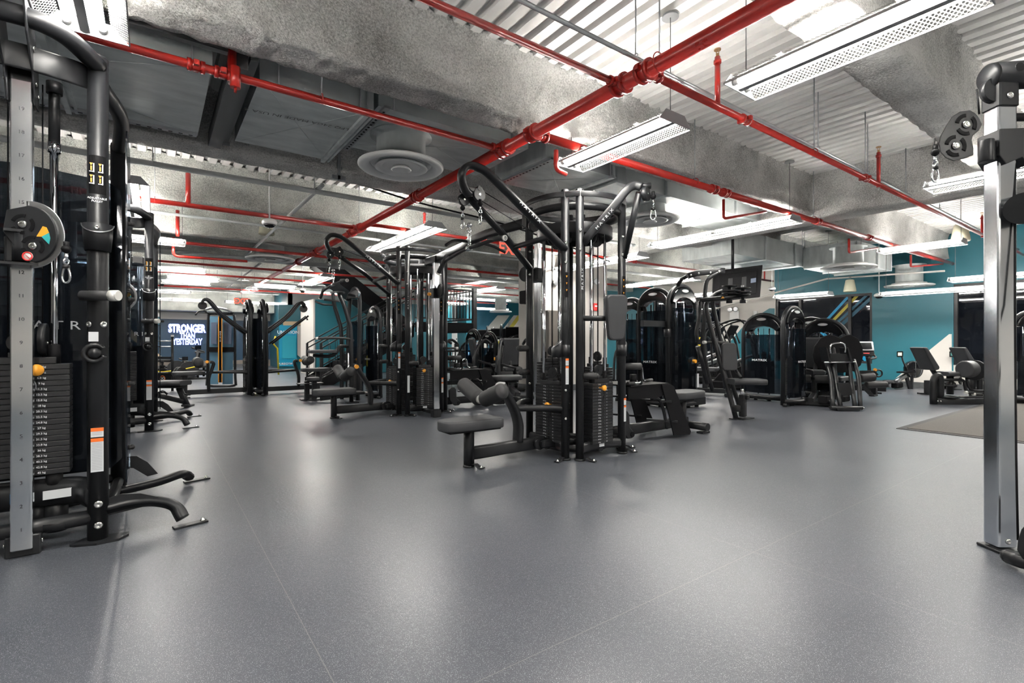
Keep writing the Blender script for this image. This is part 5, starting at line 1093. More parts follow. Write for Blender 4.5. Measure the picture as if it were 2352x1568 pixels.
tower('selector_tower', 'hooded tower with white rods behind the leg press', 'weight machine', gz(1893, 9.3), -90, 1.45, .78, txt=False)
tower('selector_tower', 'double-arch tower right of the central machine, left arch', 'weight machine', gz(1505, 8.1), -90, 1.90, .66)
t = tower('selector_tower', 'double-arch tower right of the central machine, right arch with pale hood', 'weight machine', gz(1566, 7.9), 0, 1.93, .70, txt=False)
t.part('cross_beam', MB().bar((-.9, .05, 1.32), (.75, .05, 1.32), .06, .09), BL); t.part('cup_holder', MB().cyl((-.42, -.04, 1.12), (-.42, -.04, 1.24), .05), BL)
t.part('adjust_knob', MB().cyl((.08, -.15, .74), (.08, -.2, .74), .028), 'orange'); t.part('instruction_plate', MB().box((.38, -.05, .92), (.10, .01, .42)), 'matteblack'); t.part('warning_mark', MB().prism([(.34, -.06, 1.12), (.42, -.06, 1.12), (.34, -.06, 1.04)], (0, -.002, 0)).prism([(.34, -.06, 1.0), (.42, -.06, 1.0), (.34, -.06, .92)], (0, -.002, 0)), 'yellow')
t.part('warning_label', MB().box((.36, -.045, .42), (.045, .01, .22)), 'sticker'); t.part('bottom_beam', MB().box((.18, -.12, .10), (.5, .06, .12), ch=.01), BL)
tower('selector_tower', 'dark arch tower half hidden behind the chest pad', 'weight machine', gz(1450, 8.6), -90, 1.78, .60, txt=False)
tower('selector_tower', 'distant hooded tower in front of the teal column', 'weight machine', gz(1087, 12.6), -90, 1.34, .64, shroud='blueglass', txt=False)
tower('selector_tower', 'distant open arch tower left of the stair climbers', 'weight machine', gz(1124, 12.0), -90, 1.26, .60, txt=False)
tower('selector_tower', 'silver-hooded tower just left of the central posts', 'weight machine', gz(1196, 11.3), -20, 1.18, .60, txt=False)
# ================================================================ assisted chin machine
AC = Thing('assisted_chin_machine', 'black assisted chin and dip machine with raised knee pad, before the stairs', 'chin machine', gz(790, 8.55)); D = 8.55
def w(px, py, d=D): return W(px, py, d)
for dx, dd in ((0, 0), (-22, .55)):
    AC.part('upright', MB().tube([w(807 + dx, 925, D + dd), w(806 + dx, 770, D + dd), w(800 + dx, 735, D + dd), w(790 + dx, 700, D + dd), w(778 + dx * .6, 674, D + dd)], .035, 14, sm=4), BL)
AC.part('upper_bar', MB().tube([w(760, 672, 9.0), w(775, 670, 8.7), w(790, 672, 8.4)], .02), BL)
AC.part('grip', MB().tube([w(724, 692, 8.4), w(742, 699, 8.4), w(762, 700, 8.6)], .018), 'foam'); AC.part('grip', MB().tube([w(745, 688, 9.0), w(780, 692, 9.0)], .018), 'foam')
AC.part('arch_frame', MB().tube([w(822, 920, 8.9), w(826, 740, 8.9), w(826, 690, 8.9), w(822, 668, 8.9), w(812, 664, 8.9), w(804, 690, 8.9), w(800, 760, 8.9), w(798, 900, 8.9)], .034, 14, sm=4), BL)
AC.part('hood', MB().prism([w(793, 690, 8.7), w(800, 672, 8.7), w(815, 662, 8.7), w(824, 668, 8.7), w(822, 684, 8.7), w(805, 686, 8.7)], V((.1, .18, 0))), 'blackgloss', bev=.01)
AC.part('shroud', MB().box(w(820, 820, 9.3), (.10, .45, 1.35), ch=.02), 'smoked')
AC.part('weight_plate', MB().box(w(818, 870, 9.2), (.12, .30, .55)), 'plate', kind='stuff')
AC.part('dip_handle', MB().tube([w(728, 777, 8.3), w(775, 776, 8.35), w(800, 778, 8.5), w(812, 782, 8.6)], .02, sm=3), 'foam'); AC.part('dip_handle', MB().tube([w(745, 775, 8.9), w(800, 777, 8.9)], .02), 'foam')
AC.part('handle_cap', MB().cyl(w(726, 777, 8.3), w(731, 777, 8.3), .024), 'cap')
AC.part('knee_pad', MB().box(w(740, 807, 8.4), (.42, .34, .055), R=Matrix.Rotation(math.radians(-4), 3, 'Z'), ch=.015), 'vinyl')
AC.part('knee_lever', MB().tube([w(720, 816, 8.4), w(755, 818, 8.4), w(772, 810, 8.45), w(780, 796, 8.5), w(800, 795, 8.6)], sec=rsec(.06, .06, .3), up=(0, 0, 1), sm=3), BL)
AC.part('guide_rod', MB().cyl(w(800, 810, 8.7), w(800, 905, 8.7), .014), 'chrome')
AC.part('base_rail', MB().tube([w(735, 915, 8.6), w(780, 909, 8.7), w(818, 906, 8.8)], sec=rsec(.06, .08), up=(0, 0, 1)), BL); AC.part('foot', MB().box(w(809, 924, 8.5), (.20, .12, .02)), BL)
AC.part('step', MB().box(w(806, 902, 8.5), (.4, .26, .05), ch=.01), BL)
# round-seat stool-like preacher base
ST = Thing('seat_stand', 'small round-topped step seat left of the assisted chin machine', 'seat stand', gz(716, 9.0)); D2 = 9.0
ST.part('seat', MB().cyl(w(719, 874, D2), w(719, 866, D2), .11, 24), 'vinyl', bev=.012)
for px in (705, 722): ST.part('leg', MB().box(w(px, 896, D2), (.08, .08, .34), ch=.01), BL); ST.part('foot', MB().box(w(px, 917, D2 - .1), (.22, .14, .02)), BL)
ST.part('foot_plate', MB().box(w(712, 880, D2), (.42, .22, .015)), BL); ST.part('lower_rail', MB().bar(w(702, 908, D2), w(724, 910, D2), .06, .06), BL)
# ================================================================ blue cable tower
BT = Thing('functional_trainer', 'pale blue panelled cable tower with orange-edged spine', 'functional trainer', gz(508, 11.6)); D3 = 11.6
for s, px in ((-1, 477), (1, 540)):
    BT.part('side_frame', MB().tube([w(px - s * 2 + s * 4, 885, D3), w(px, 850, D3), w(px - s * 1, 735, D3), w(px - s * 4, 722, D3)], .028, sm=3), BL)
BT.part('top_frame', MB().prism([w(480, 722, D3), w(537, 722, D3), w(537, 717, D3), w(480, 717, D3)], (0, .3, 0)), 'matteblack', bev=.01)
BT.part('top_pulley_cover', MB().tube([w(470, 712, D3), w(490, 706, D3), w(520, 710, D3), w(530, 716, D3)], .03, sm=3), 'steel')
for px0, px1 in ((482, 501), (511, 535)):
    for y0, y1 in ((726, 797), (808, 882)): BT.part('panel', MB().prism([w(px0, y0, D3), w(px1, y0, D3), w(px1, y1, D3), w(px0, y1, D3)], (0, .02, 0)), 'blueglassbody')
    BT.part('weight_plate', MB().prism([w(px0 + 3, 740, D3 - .05), w(px1 - 3, 740, D3 - .05), w(px1 - 3, 790, D3 - .05), w(px0 + 3, 790, D3 - .05)], (0, .03, 0)), 'bluegrey')
BT.part('cross_band', MB().prism([w(478, 797, D3 - .06), w(537, 797, D3 - .06), w(537, 808, D3 - .06), w(478, 808, D3 - .06)], (0, .05, 0)), 'matteblack')
BT.part('spine', MB().prism([w(503, 726, D3 - .1), w(509, 726, D3 - .1), w(509, 878, D3 - .1), w(503, 878, D3 - .1)], (0, .06, 0)), 'matteblack')
for px in (502.2, 509.8): BT.part('spine_edge', MB().prism([w(px - .8, 726, D3 - .12), w(px + .8, 726, D3 - .12), w(px + .8, 878, D3 - .12), w(px - .8, 878, D3 - .12)], (0, .06, 0)), 'orange')
lt = MB()
for i, c in enumerate('MATRIX'): lt.text(c, .045, w(506, 762 + i * 4.2, D3 - .13), x=(CA, -SA, 0), off=.02)
BT.part('lettering', lt, 'lettering'); BT.part('base_frame', MB().tube([w(478, 884, D3), w(490, 887, D3 - .1), w(528, 887, D3 - .1), w(540, 884, D3)], .03), BL)
BT.part('cable_arm', MB().tube([w(449, 723, D3 - .3), w(456, 715, D3 - .2), w(470, 714, D3), w(478, 720, D3)], .018, sm=3), BL)
# ================================================================ left far: rack with logo, bench, chrome rail machine
RK = Thing('push_sled', 'black upright sled with round logo panel and weight discs, before the navy wall', 'sled', gz(372, 10.6)); D4 = 10.6
for px in (351, 396):
    RK.part('upright', MB().tube([w(px, 898, D4), w(px, 773, D4)], sec=rsec(.045, .045, .15), up=(0, 1, 0)), BL); RK.part('post_cap', MB().box(w(px, 771, D4), (.055, .055, .04)), 'cap')
for y in (783, 796): RK.part('cross_bar', MB().cyl(w(352, y, D4), w(395, y, D4), .011), 'steel')
RK.part('top_panel', MB().prism([w(353, 819, D4), w(393, 819, D4), w(393, 824, D4), w(353, 824, D4)], (0, .02, 0)), BL); RK.part('pad_tube', MB().cyl(w(353, 828, D4), w(393, 828, D4), .032), 'foam')
RK.part('front_panel', MB().prism([w(353, 856, D4 - .05), w(393, 856, D4 - .05), w(393, 882, D4 - .05), w(353, 882, D4 - .05)], (0, .02, 0)), 'matteblack')
RK.part('logo_ring', MB().torus(w(373, 869, D4 - .07), .055, .006, ax=(SA, CA, 0), n=28, m=6), 'orangered'); RK.part('lettering', MB().text('DD', .07, w(373, 869, D4 - .09), x=(CA, -SA, 0), off=.01), 'lettering')
for px in (332, 412):
    for k in (0, 1): RK.part('weight_disc', MB().cyl(w(px - 3 + k * 5, 864, D4), w(px + 1 + k * 5, 864, D4), .20, 28), 'rubber')
RK.part('axle', MB().cyl(w(326, 862, D4), w(420, 862, D4), .03), 'matteblack')
sp = MB().lathe([(.04, .0), (.10, .02), (.08, .05), (.03, .07), (.06, .09), (.05, .12), (.02, .13), (.03, .2)], w(373, 852, D4)); RK.part('hub_stack', sp, 'matteblack')
BN = Thing('adjustable_bench', 'flat adjustable bench with black split pads at the left', 'bench', gz(380, 8.0)); D5 = 8.0
def slab(px0, px1, y, wd, th): a = w(px0, y, D5); b = w(px1, y, D5); return MB().tube([a, b], sec=rsec(wd, th, .4), up=(0, 0, 1))
BN.part('back_pad', slab(296, 358, 880, .28, .075), 'vinyl'); BN.part('seat_pad', slab(363, 427, 879, .30, .075), 'vinyl')
BN.part('pad_frame', slab(300, 424, 888, .12, .04), BL)
BN.part('main_beam', MB().tube([w(305, 906, D5), w(330, 902, D5), w(360, 907, D5), w(424, 922, D5)], sec=rsec(.07, .08, .3), up=(0, 0, 1), sm=4), BL)
BN.part('front_leg', MB().tube([w(411, 890, D5), w(430, 932, D5)], sec=rsec(.06, .09, .3), up=(0, 0, 1)), BL); BN.part('front_foot', MB().tube([w(421, 931, D5 - .2), w(442, 931, D5 + .2)], sec=rsec(.06, .04, .3), up=(0, 0, 1)), BL)
BN.part('back_leg', MB().tube([w(322, 905, D5), w(350, 924, D5)], sec=rsec(.05, .05, .3), up=(0, 0, 1)), BL); BN.part('back_foot', MB().cyl(w(300, 925, D5), w(356, 923, D5 + .1), .03), 'rubber')
BN.part('adjust_arc', MB().tube([w(362, 902, D5), w(374, 898, D5), w(384, 905, D5)], .015, sm=3), BL); BN.part('pull_lever', MB().tube([w(415, 902, D5), w(428, 906, D5), w(437, 906, D5)], .014), BL); BN.part('warning_mark', MB().prism([w(351, 898, D5 - .1), w(353, 895, D5 - .1), w(355, 898, D5 - .1)], (0, -.002, 0)), 'yellow')
RL = Thing('rail_machine', 'twin chrome rails on a black foot bar at far left', 'weight machine', gz(322, 7.45)); D6 = 7.45
for px, y0 in ((318, 592), (326, 612), (333, 775)): RL.part('chrome_rail', MB().cyl(w(px, 915, D6 + .1), w(px, y0, D6 + .1), .018), 'steel')
RL.part('foot_bar', MB().cyl(w(290, 945, D6), w(356, 941, D6 + .1), .04), BL); RL.part('rail_socket', MB().box(w(318, 930, D6), (.14, .12, .12), ch=.01), BL); RL.part('rail_head', MB().box(w(316, 600, D6), (.16, .12, .14), ch=.02), BL)
RL.part('spring_block', MB().box(w(336, 925, D6 + .1), (.16, .10, .06), ch=.01), 'steel')
# yellow band strung across
single('resistance_band', MB().tube([W(318, 852, 12.0), W(380, 853, 12.0), W(412, 850, 12.2), W(466, 838, 12.4)], .014, 6), 'yellow', 'yellow strap strung across in front of the beige wall band', 'strap')
single('resistance_band', MB().tube([W(633, 772, 12.0), W(628, 790, 12.0), W(637, 800, 12.1), W(640, 860, 12.1)], .02, 6), 'yellow', 'yellow strap dangling by the right lat machine', 'strap')
single('kettle_bag', MB().box(W(585, 850, 12.5), (.16, .16, .66), ch=.05), 'yellow', 'yellow punch bag seen between the two lat machines', 'bag')
def bike(px, py, d, lab, s=1):
    t = Thing('exercise_bike', lab, 'exercise bike', gz(px, d)); b = W(px, py, d); g_ = V(gz(px, d))
    t.part('frame', MB().tube([g_ + V((-.3, 0, .05)), g_ + V((.3, 0, .05))], .03).tube([g_ + V((0, 0, .06)), g_ + V((-.05, 0, .5)), b], .028), BL)
    t.part('handlebar', MB().tube([b + V((-.14, .05, .06)), b, b + V((.12, -.1, -.05))], .022), 'foam'); t.part('saddle', MB().box(g_ + V((.35, -.1, .75)), (.24, .16, .06), ch=.02), 'vinyl'); t.part('saddle_post', MB().bar(g_ + V((.2, 0, .05)), g_ + V((.35, -.1, .75)), .04, .04), BL)
    t.part('flywheel', MB().cyl(g_ + V((-.2, -.03, .3)), g_ + V((-.2, .03, .3)), .22, 24), 'plate'); t.part('console', MB().box(b + V((0, 0, .06)), (.14, .04, .10)), 'screen')
bike(455, 803, 13.5, 'exercise bike with tilted handlebar below the motto'); bike(425, 828, 14.0, 'exercise bike with low console left of the blue tower')
SH = Thing('storage_rack', 'low black rack of equipment along the beige wall band', 'rack', gz(430, 14.5))
for y in (843, 852, 860): SH.part('shelf', MB().tube([W(395, y, 15), W(470, y - 1, 14.5)], sec=rsec(.4, .05, .2), up=(0, 0, 1)), 'matteblack')
for px in (397, 432, 468): SH.part('upright', MB().tube([W(px, 842, 14.7), W(px, 864, 14.7)], .03), BL)
# ================================================================ stairs
S = Thing('staircase', 'black steel staircase with railings rising in front of the teal wall', 'stairs', (3.2, 12.9, 0)); n = 8; x0 = 3.30; run = 2.35; zl = 1.46
for i in range(n):
    x = x0 + run * i / n; z = zl * (i + 1) / n; S.part('tread', MB().box((x + .15, 12.95, z - .02), (.32, 1.25, .04)).box((x + .01, 12.95, z - zl / n / 2), (.02, 1.25, zl / n)), 'matteblack')
for y in (12.3, 13.6):
    S.part('stringer', MB().prism([(x0 - .1, y, .0), (x0 + .25, y, .0), (x0 + run, y, zl - .28), (x0 + run, y, zl + .04), (x0 - .1, y, .12)], (0, .03, 0)), 'matteblack')
    mb = MB(); 
    for zz in (.93, .80, .12): S.part('handrail', MB().bar((x0 - .05, y, zz + .08), (x0 + run, y, zz + zl), .03, .03), BL)
    for i in range(15): xx = x0 + run * i / 14; zb = .15 + zl * i / 14 * .95; S.part('baluster', MB().cyl((xx, y, zb), (xx, y, zb + .72), .008, 6), BL)
    for xx, zb in ((x0 - .05, 0), (x0 + run * .55, .8)): S.part('newel_post', MB().box((xx, y, zb + .5), (.05, .05, 1.02)), BL)
LDx0, LDx1 = x0 + run, 7.5
S.part('landing_fascia', MB().box(((LDx0 + LDx1) / 2, 12.2, 1.44), (LDx1 - LDx0, .05, .27)).box((LDx1, 13.4, 1.44), (.05, 2.4, .27)), 'matteblack')
S.part('landing_deck', MB().box(((LDx0 + LDx1) / 2, 13.4, 1.52), (LDx1 - LDx0, 2.4, .04)), 'matteblack')
for zz in (1.68, 2.50): S.part('landing_rail', MB().bar((LDx0, 12.22, zz), (LDx1, 12.22, zz), .04, .04).bar((LDx1, 12.22, zz), (LDx1, 14.5, zz), .04, .04), BL)
for i in range(20): xx = LDx0 + (LDx1 - LDx0) * i / 19; S.part('landing_baluster', MB().cyl((xx, 12.22, 1.66), (xx, 12.22, 2.5), .011, 6), BL)
for i in range(12): yy = 12.3 + 2.2 * i / 11; S.part('landing_baluster', MB().cyl((LDx1, yy, 1.66), (LDx1, yy, 2.5), .011, 6), BL)
S.part('landing_post', MB().box((LDx1 - .02, 12.22, 1.95), (.12, .10, 1.25)), BL)
S.part('upper_flight', MB().prism([(5.9, 13.8, 1.45), (6.3, 13.8, 1.6), (3.9, 13.8, 3.3), (3.5, 13.8, 3.3), (3.5, 13.8, 3.05)], (0, 1.1, 0)), 'matteblack')
LK = Thing('locker_bank', 'pale grey lockers below the stair landing', 'lockers', (9.6, 18.6, 0))
for i in range(7): 
    l_ = LK.part('locker_door', MB().box((8.1 + i * .36, 18.6, .9), (.35, .5, 1.8), ch=.004), 'locker'); LK.part('lock', MB().box((8.2 + i * .36, 18.34, 1.15), (.03, .02, .06)).box((8.2 + i * .36, 18.34, 1.0), (.03, .02, .03)), 'matteblack', l_)
# ================================================================ cardio and distant machines
def climber(loc, rz, lab, s=1.0, cat='stair climber', name='stair_climber'):
    t = Thing(name, lab, cat, loc, None, math.radians(rz), local=True)
    t.part('base', MB().box((0, 0, .10), (.60, 1.3, .16), ch=.03), 'matteblack'); t.part('body', MB().prism([(-.24, -.5, .15), (-.24, .5, .15), (-.24, .35, .62), (-.24, -.35, .35)], (.48, 0, 0)), 'matteblack', bev=.02)
    t.part('mast', MB().tube([(-.2, .45, .15), (-.2, .30, 1.0), (0, .26, 1.18), (.2, .30, 1.0), (.2, .45, .15)], .03, sm=3), BL)
    R = Matrix.Rotation(math.radians(-28), 3, 'X'); c_ = t.part('console', MB().box((0, .26, 1.28), (.46, .05, .36), R=R, ch=.015), 'matteblack'); t.part('screen', MB().box((0, .228, 1.30), (.36, .008, .22), R=R), 'screen', c_); t.part('button_row', MB().box((0, .20, 1.17), (.20, .01, .02), R=R), 'orange', c_)
    for q in (-1, 1): t.part('handrail', MB().tube([(q * .30, .35, 1.0), (q * .32, .15, 1.46), (q * .32, -.1, 1.50), (q * .32, -.45, 1.32), (q * .30, -.5, .95), (q * .25, -.48, .3)], .02, sm=4), BL); t.part('pedal_arm', MB().tube([(q * .15, -.4, .45), (q * .15, .3, .75)], .03), 'steel')
    return t
for k, (px, d, rz) in enumerate(((1112, 17.0, 150), (1143, 15.4, 150), (1178, 13.8, 150))): climber(gz(px, d), rz, 'stair climber before the striped mural, %s of three' % ('left', 'middle', 'right')[k])
climber(gz(1696, 11.0), 200, 'cardio machine with upright console left of the smoked-glass tower', name='treadmill', cat='treadmill'); 
tm = Thing('treadmill', 'treadmill with grey framed console before the teal wall', 'treadmill', gz(1990, 10.2)); RV = Matrix.Rotation(math.radians(-35.8), 3, 'Z') @ Matrix.Rotation(math.radians(-12), 3, 'X')
cs = tm.part('console', MB().box(W(1988, 795, 10.2), (.31, .05, .19), R=RV, ch=.012), 'fixgrey'); tm.part('screen', MB().box(W(1988, 794, 10.16), (.25, .01, .13), R=RV), 'screen', cs)
tm.part('control_panel', MB().box(W(1990, 812, 10.2), (.30, .05, .10), R=RV, ch=.01), 'matteblack'); tm.part('button_row', MB().box(W(1990, 811, 10.16), (.12, .01, .015), R=RV), 'redsign')
tm.part('mast', MB().tube([W(1992, 818, 10.2), W(1996, 842, 10.3), W(2000, 888, 10.5)], .035, sm=3), BL); tm.part('handlebar', MB().tube([W(2004, 790, 10.2), W(2006, 812, 10.2), W(2012, 821, 10.1), W(1998, 824, 10.0)], .018, sm=3), 'foam')
tm.part('deck', MB().tube([W(1995, 893, 10.6), W(1985, 882, 11.6)], sec=rsec(.6, .12, .2), up=(0, 0, 1)), 'matteblack')
for k, (px, d) in enumerate(((1628, 13.5), (1655, 12.3), (1603, 14.7))): climber(gz(px, d), 190, 'elliptical trainer behind the pec machine, %s of three' % ('middle', 'right', 'left')[k], name='elliptical_trainer', cat='elliptical')
def lowmachine(loc, rz, lab, name='leg_machine', knob=True):
    t = Thing(name, lab, 'weight machine', loc, None, math.radians(rz), local=True)
    t.part('base_rail', MB().box((0, 0, .09), (.10, 1.5, .09), ch=.02), BL); t.part('cross_foot', MB().box((0, .7, .04), (.7, .09, .07), ch=.02), BL); t.part('cross_foot', MB().box((0, -.7, .04), (.6, .09, .07), ch=.02), BL)
    t.part('seat', MB().box((0, -.25, .50), (.36, .46, .08), ch=.025), 'vinyl'); t.part('seat_post', MB().box((0, -.25, .27), (.08, .10, .38), ch=.015), BL)
    t.part('backrest', MB().box((0, -.58, .84), (.34, .08, .58), R=Matrix.Rotation(math.radians(-14), 3, 'X'), ch=.03), 'vinyl'); t.part('back_tube', MB().tube([(0, -.62, .1), (0, -.6, .5), (0, -.68, .95)], .035, sm=3), BL)
    t.part('arm_frame', MB().tube([(-.32, .45, .1), (-.32, .4, .8), (-.25, .1, 1.08), (-.2, -.1, 1.0)], .03, sm=4).tube([(.32, .45, .1), (.32, .4, .8), (.25, .1, 1.08), (.2, -.1, 1.0)], .03, sm=4), BL)
    roller(t, (-.28, .1, .40), (-.02, .1, .40), .07); roller(t, (.02, .1, .40), (.28, .1, .40), .07); t.part('roller_arm', MB().tube([(0, .1, .4), (.0, .3, .55), (.3, .3, .62)], .025), BL)
    t.part('cam_disc', MB().cyl((.33, .3, .62), (.37, .3, .62), .16, 26), BL); t.part('handle', MB().tube([(.26, -.2, .55), (.3, -.05, .56)], .018), 'foam').__class__
    if knob: t.part('adjust_knob', MB().cyl((.38, .3, .72), (.41, .3, .72), .03), 'orange')
    return t
lowmachine(gz(1140, 11.2), 120, 'black leg machine with flat pads, left of the central tower'); lowmachine(gz(1180, 9.8), 150, 'black seated leg machine just left of the near posts')
lowmachine(gz(1100, 13.3), 100, 'distant low press machine under the hooded tower'); lowmachine(gz(1868, 8.75), 110, 'leg curl machine with grey seat behind the leg press')
lowmachine(gz(1035, 11.6), 80, 'distant low machine below the landing', knob=False); lowmachine(gz(1460, 11.8), 30, 'low machine seen past the cup holder on the right')
lowmachine(gz(1590, 10.0), 20, 'low machine behind the instruction-plated arch', knob=False)
DR = Thing('dumbbell_rail', 'black rail with pads in front of the lockers', 'rack', gz(1040, 14.8))
DR.part('top_rail', MB().tube([W(1005, 806, 15), W(1092, 806, 14.5), W(1094, 812, 14.5)], .03), BL)
for i in range(14): DR.part('rod', MB().cyl(W(1010 + i * 6, 808, 15), W(1010 + i * 6, 845, 15), .022, 6), 'steel' if i % 2 else BL)
DR.part('pad_block', MB().box(W(1049, 797, 14.8), (.12, .12, .22), ch=.02), 'foam'); DR.part('pad_block', MB().box(W(1068, 797, 14.8), (.12, .12, .22), ch=.02), 'foam')
# ================================================================ pec / cable press machine with A-frame
PM = Thing('lat_press_machine', 'tall black A-frame machine with horizontal pulleys under the television', 'weight machine', gz(1680, 6.9)); D = 6.9
PM.part('rear_leg', MB().tube([w(1690, 959, 6.8), w(1660, 850, 6.9), w(1631, 745, 7.0), w(1622, 700, 7.05), w(1640, 678, 7.1), w(1660, 668, 7.1)], .033, 14, sm=4), BL)
PM.part('rear_leg', MB().tube([w(1697, 930, 7.3), w(1672, 850, 7.3), w(1646, 740, 7.3), w(1637, 690, 7.3), w(1655, 672, 7.3)], .03, 14, sm=4), BL)
PM.part('front_leg', MB().tube([w(1636, 897, 7.5), w(1615, 800, 7.5), w(1618, 720, 7.5), w(1621, 655, 7.5), w(1632, 636, 7.5), w(1660, 622, 7.5)], .031, 14, sm=4), BL)
PM.part('top_beam', MB().tube([w(1580, 634, 7.5), w(1600, 627, 7.5), w(1650, 622, 7.5), w(1664, 622, 7.5)], sec=rsec(.05, .09, .3), up=(0, 0, 1)), BL)
for px, py in ((1587, 632), (1605, 628), (1632, 626), (1652, 623)): bolt(PM, W(px, py, 7.46), -(W(px, py, 8) - W(px, py, 7)).normalized(), .015)
PM.part('top_beam', MB().tube([w(1557, 655, 7.8), w(1566, 640, 7.8), w(1580, 634, 7.6)], .03), BL)
PM.part('swing_arm', MB().tube([w(1606, 690, 6.9), w(1660, 684, 6.9), w(1715, 676, 6.9)], sec=rsec(.05, .06, .4), up=(0, 0, 1)), BL)
PM.part('swing_arm', MB().tube([w(1608, 692, 6.9), w(1606, 730, 6.9), w(1600, 760, 6.9), w(1602, 785, 6.9)], sec=rsec(.04, .05, .4), up=(0, 1, 0), sm=3), BL)
PM.part('swing_arm', MB().tube([w(1602, 795, 6.9), w(1612, 830, 6.95), w(1625, 880, 7.1)], .03), BL)
PM.part('press_handle', MB().cyl(w(1618, 786, 6.9), w(1672, 786, 7.2), .018), 'foam'); PM.part('handle_cap', MB().cyl(w(1615, 786, 6.88), w(1621, 786, 6.9), .022), 'cap')
for px, zz in ((1675, (657, 668, 674)), (1706, (662, 671, 677))):
    for i, y in enumerate(zz): c = W(px, y, 6.9); PM.part('pulley', MB().lathe([(.001, -.008), (.10 + .01 * (i % 2), -.008), (.09, 0), (.10 + .01 * (i % 2), .008), (.001, .008)], c, n=28), BL)
    PM.part('pulley_axle', MB().cyl(W(px, 655, 6.9), W(px, 694, 6.9), .022).cyl(W(px, 688, 6.9), W(px, 696, 6.9), .04), BL)
PM.part('warning_mark', MB().prism([w(1656, 685, 6.85), w(1664, 685, 6.85), w(1660, 680, 6.85)], (0, -.003, 0)), 'orange')
PM.part('back_pad', MB().prism(rounded(W(1677, 819, 6.85), (CA, -SA, .0), (0.0, 0.03, 1), .19, .38, .05, 5, taper=-.01), V((SA * .07, CA * .07, 0)), sm=True), 'vinyl', bev=.012)
PM.part('pad_mount', MB().tube([w(1650, 818, 7.1), w(1676, 818, 7.0)], sec=rsec(.05, .08, .3), up=(0, 0, 1)), BL)
PM.part('seat', MB().tube([w(1677, 876, 6.75), w(1751, 876, 6.75)], sec=rsec(.30, .075, .4), up=(0, 0, 1)), 'vinyl'); PM.part('seat_post', MB().cyl(w(1705, 882, 6.75), w(1705, 915, 6.75), .026), 'chrome'); PM.part('seat_post', MB().box(w(1706, 931, 6.75), (.08, .08, .30), ch=.012), BL)
PM.part('seat_lever', MB().box(w(1716, 912, 6.72), (.06, .05, .06), ch=.015), BL); PM.part('pad_support', MB().tube([w(1690, 850, 6.9), w(1702, 868, 6.8)], .024), BL)
PM.part('base_rail', MB().tube([w(1680, 937, 6.8), w(1706, 938, 6.75)], sec=rsec(.06, .09, .2), up=(0, 0, 1)), BL); PM.part('foot', MB().box(w(1690, 961, 6.75), (.16, .1, .015)).box(w(1712, 961, 6.75), (.28, .10, .015)), BL)
TV = Thing('television', 'large black television seen from behind, hung from the ceiling', 'television', w(1695, 650, 8.8)); a, b_, c_, d_ = W(1640, 622, 8.9), W(1752, 608, 8.3), W(1746, 682, 8.3), W(1637, 694, 8.9)
TV.part('housing', MB().prism([a, b_, c_, d_], V((SA, CA, 0)) * .05), 'matteblack', bev=.006)
def tq(u, v, o=0): return a + (b_ - a) * u + (d_ - a) * v - V((SA, CA, 0)) * o
TV.part('back_cover', MB().prism([tq(.12, .15), tq(.88, .12), tq(.88, .85), tq(.12, .88)], -V((SA, CA, 0)) * .03), 'matteblack', bev=.008); TV.part('label_plate', MB().prism([tq(.76, .38, .032), tq(.86, .37, .032), tq(.86, .5, .032), tq(.76, .51, .032)], (0, -.002, 0)), 'bluegrey')
TV.part('wall_bracket', MB().prism([tq(.30, .3, .03), tq(.36, .3, .03), tq(.36, .8, .03), tq(.30, .8, .03)], (0, -.03, 0)), BL); TV.part('wall_bracket', MB().prism([tq(.58, .3, .03), tq(.64, .3, .03), tq(.64, .8, .03), tq(.58, .8, .03)], (0, -.03, 0)), BL); TV.part('ceiling_pole', MB().cyl(tq(.45, .3, -.08), tq(.45, .3, -.08) + UP * .95, .025), BL)
# ================================================================ plate-loaded leg press
LP = Thing('leg_press', 'black leg press with big rounded plate and chrome top handle', 'leg press', gz(1940, 7.9)); 
ov = [W(px, py, 8.3) for px, py in ((1868, 815), (1872, 795), (1885, 777), (1905, 768), (1916, 770), (1930, 776), (1944, 770), (1955, 768), (1972, 778), (1982, 798), (1983, 818), (1978, 838), (1962, 852), (1935, 856), (1905, 854), (1882, 845), (1871, 830))]
LP.part('foot_platform', MB().prism(ov, V((SA, CA, 0)) * .035), 'matteblack', bev=.008)
LP.part('sled_frame', MB().prism([W(px, py, 7.95) for px, py in ((1906, 812), (1947, 812), (1952, 834), (1908, 834))], V((SA, CA, 0)) * .12), BL, bev=.008)
LP.part('side_plate', MB().prism([W(px, py, 7.9) for px, py in ((1898, 798), (1901, 800), (1909, 832), (1905, 832))], V((SA, CA, 0)) * .2), BL); LP.part('side_plate', MB().prism([W(px, py, 7.9) for px, py in ((1946, 799), (1949, 798), (1960, 832), (1955, 832))], V((SA, CA, 0)) * .2), BL)
LP.part('top_handle', MB().tube([W(1908, 812, 7.9), W(1907, 796, 7.9), W(1914, 789, 7.9), W(1934, 788, 7.9), W(1941, 795, 7.9), W(1941, 810, 7.9)], .013, sm=3), 'chrome')
for i, (x1, y1, x2, y2, x3, y3) in enumerate(((1899, 833, 1909, 872, 1913, 936), (1914, 834, 1920, 870, 1931, 936), (1949, 834, 1955, 870, 1964, 936), (1960, 826, 1972, 870, 1976, 936))):
    LP.part('rail', MB().tube([W(x1, y1, 8.0), W(x2, y2, 7.85), W(x3, y3, 7.6)], .032, 14, sm=3), BL)
LP.part('cross_bar', MB().cyl(W(1893, 832, 7.92), W(1964, 831, 7.92), .012), 'steel'); LP.part('base_bar', MB().cyl(W(1908, 936, 7.55), W(1980, 937, 7.55), .03), BL)
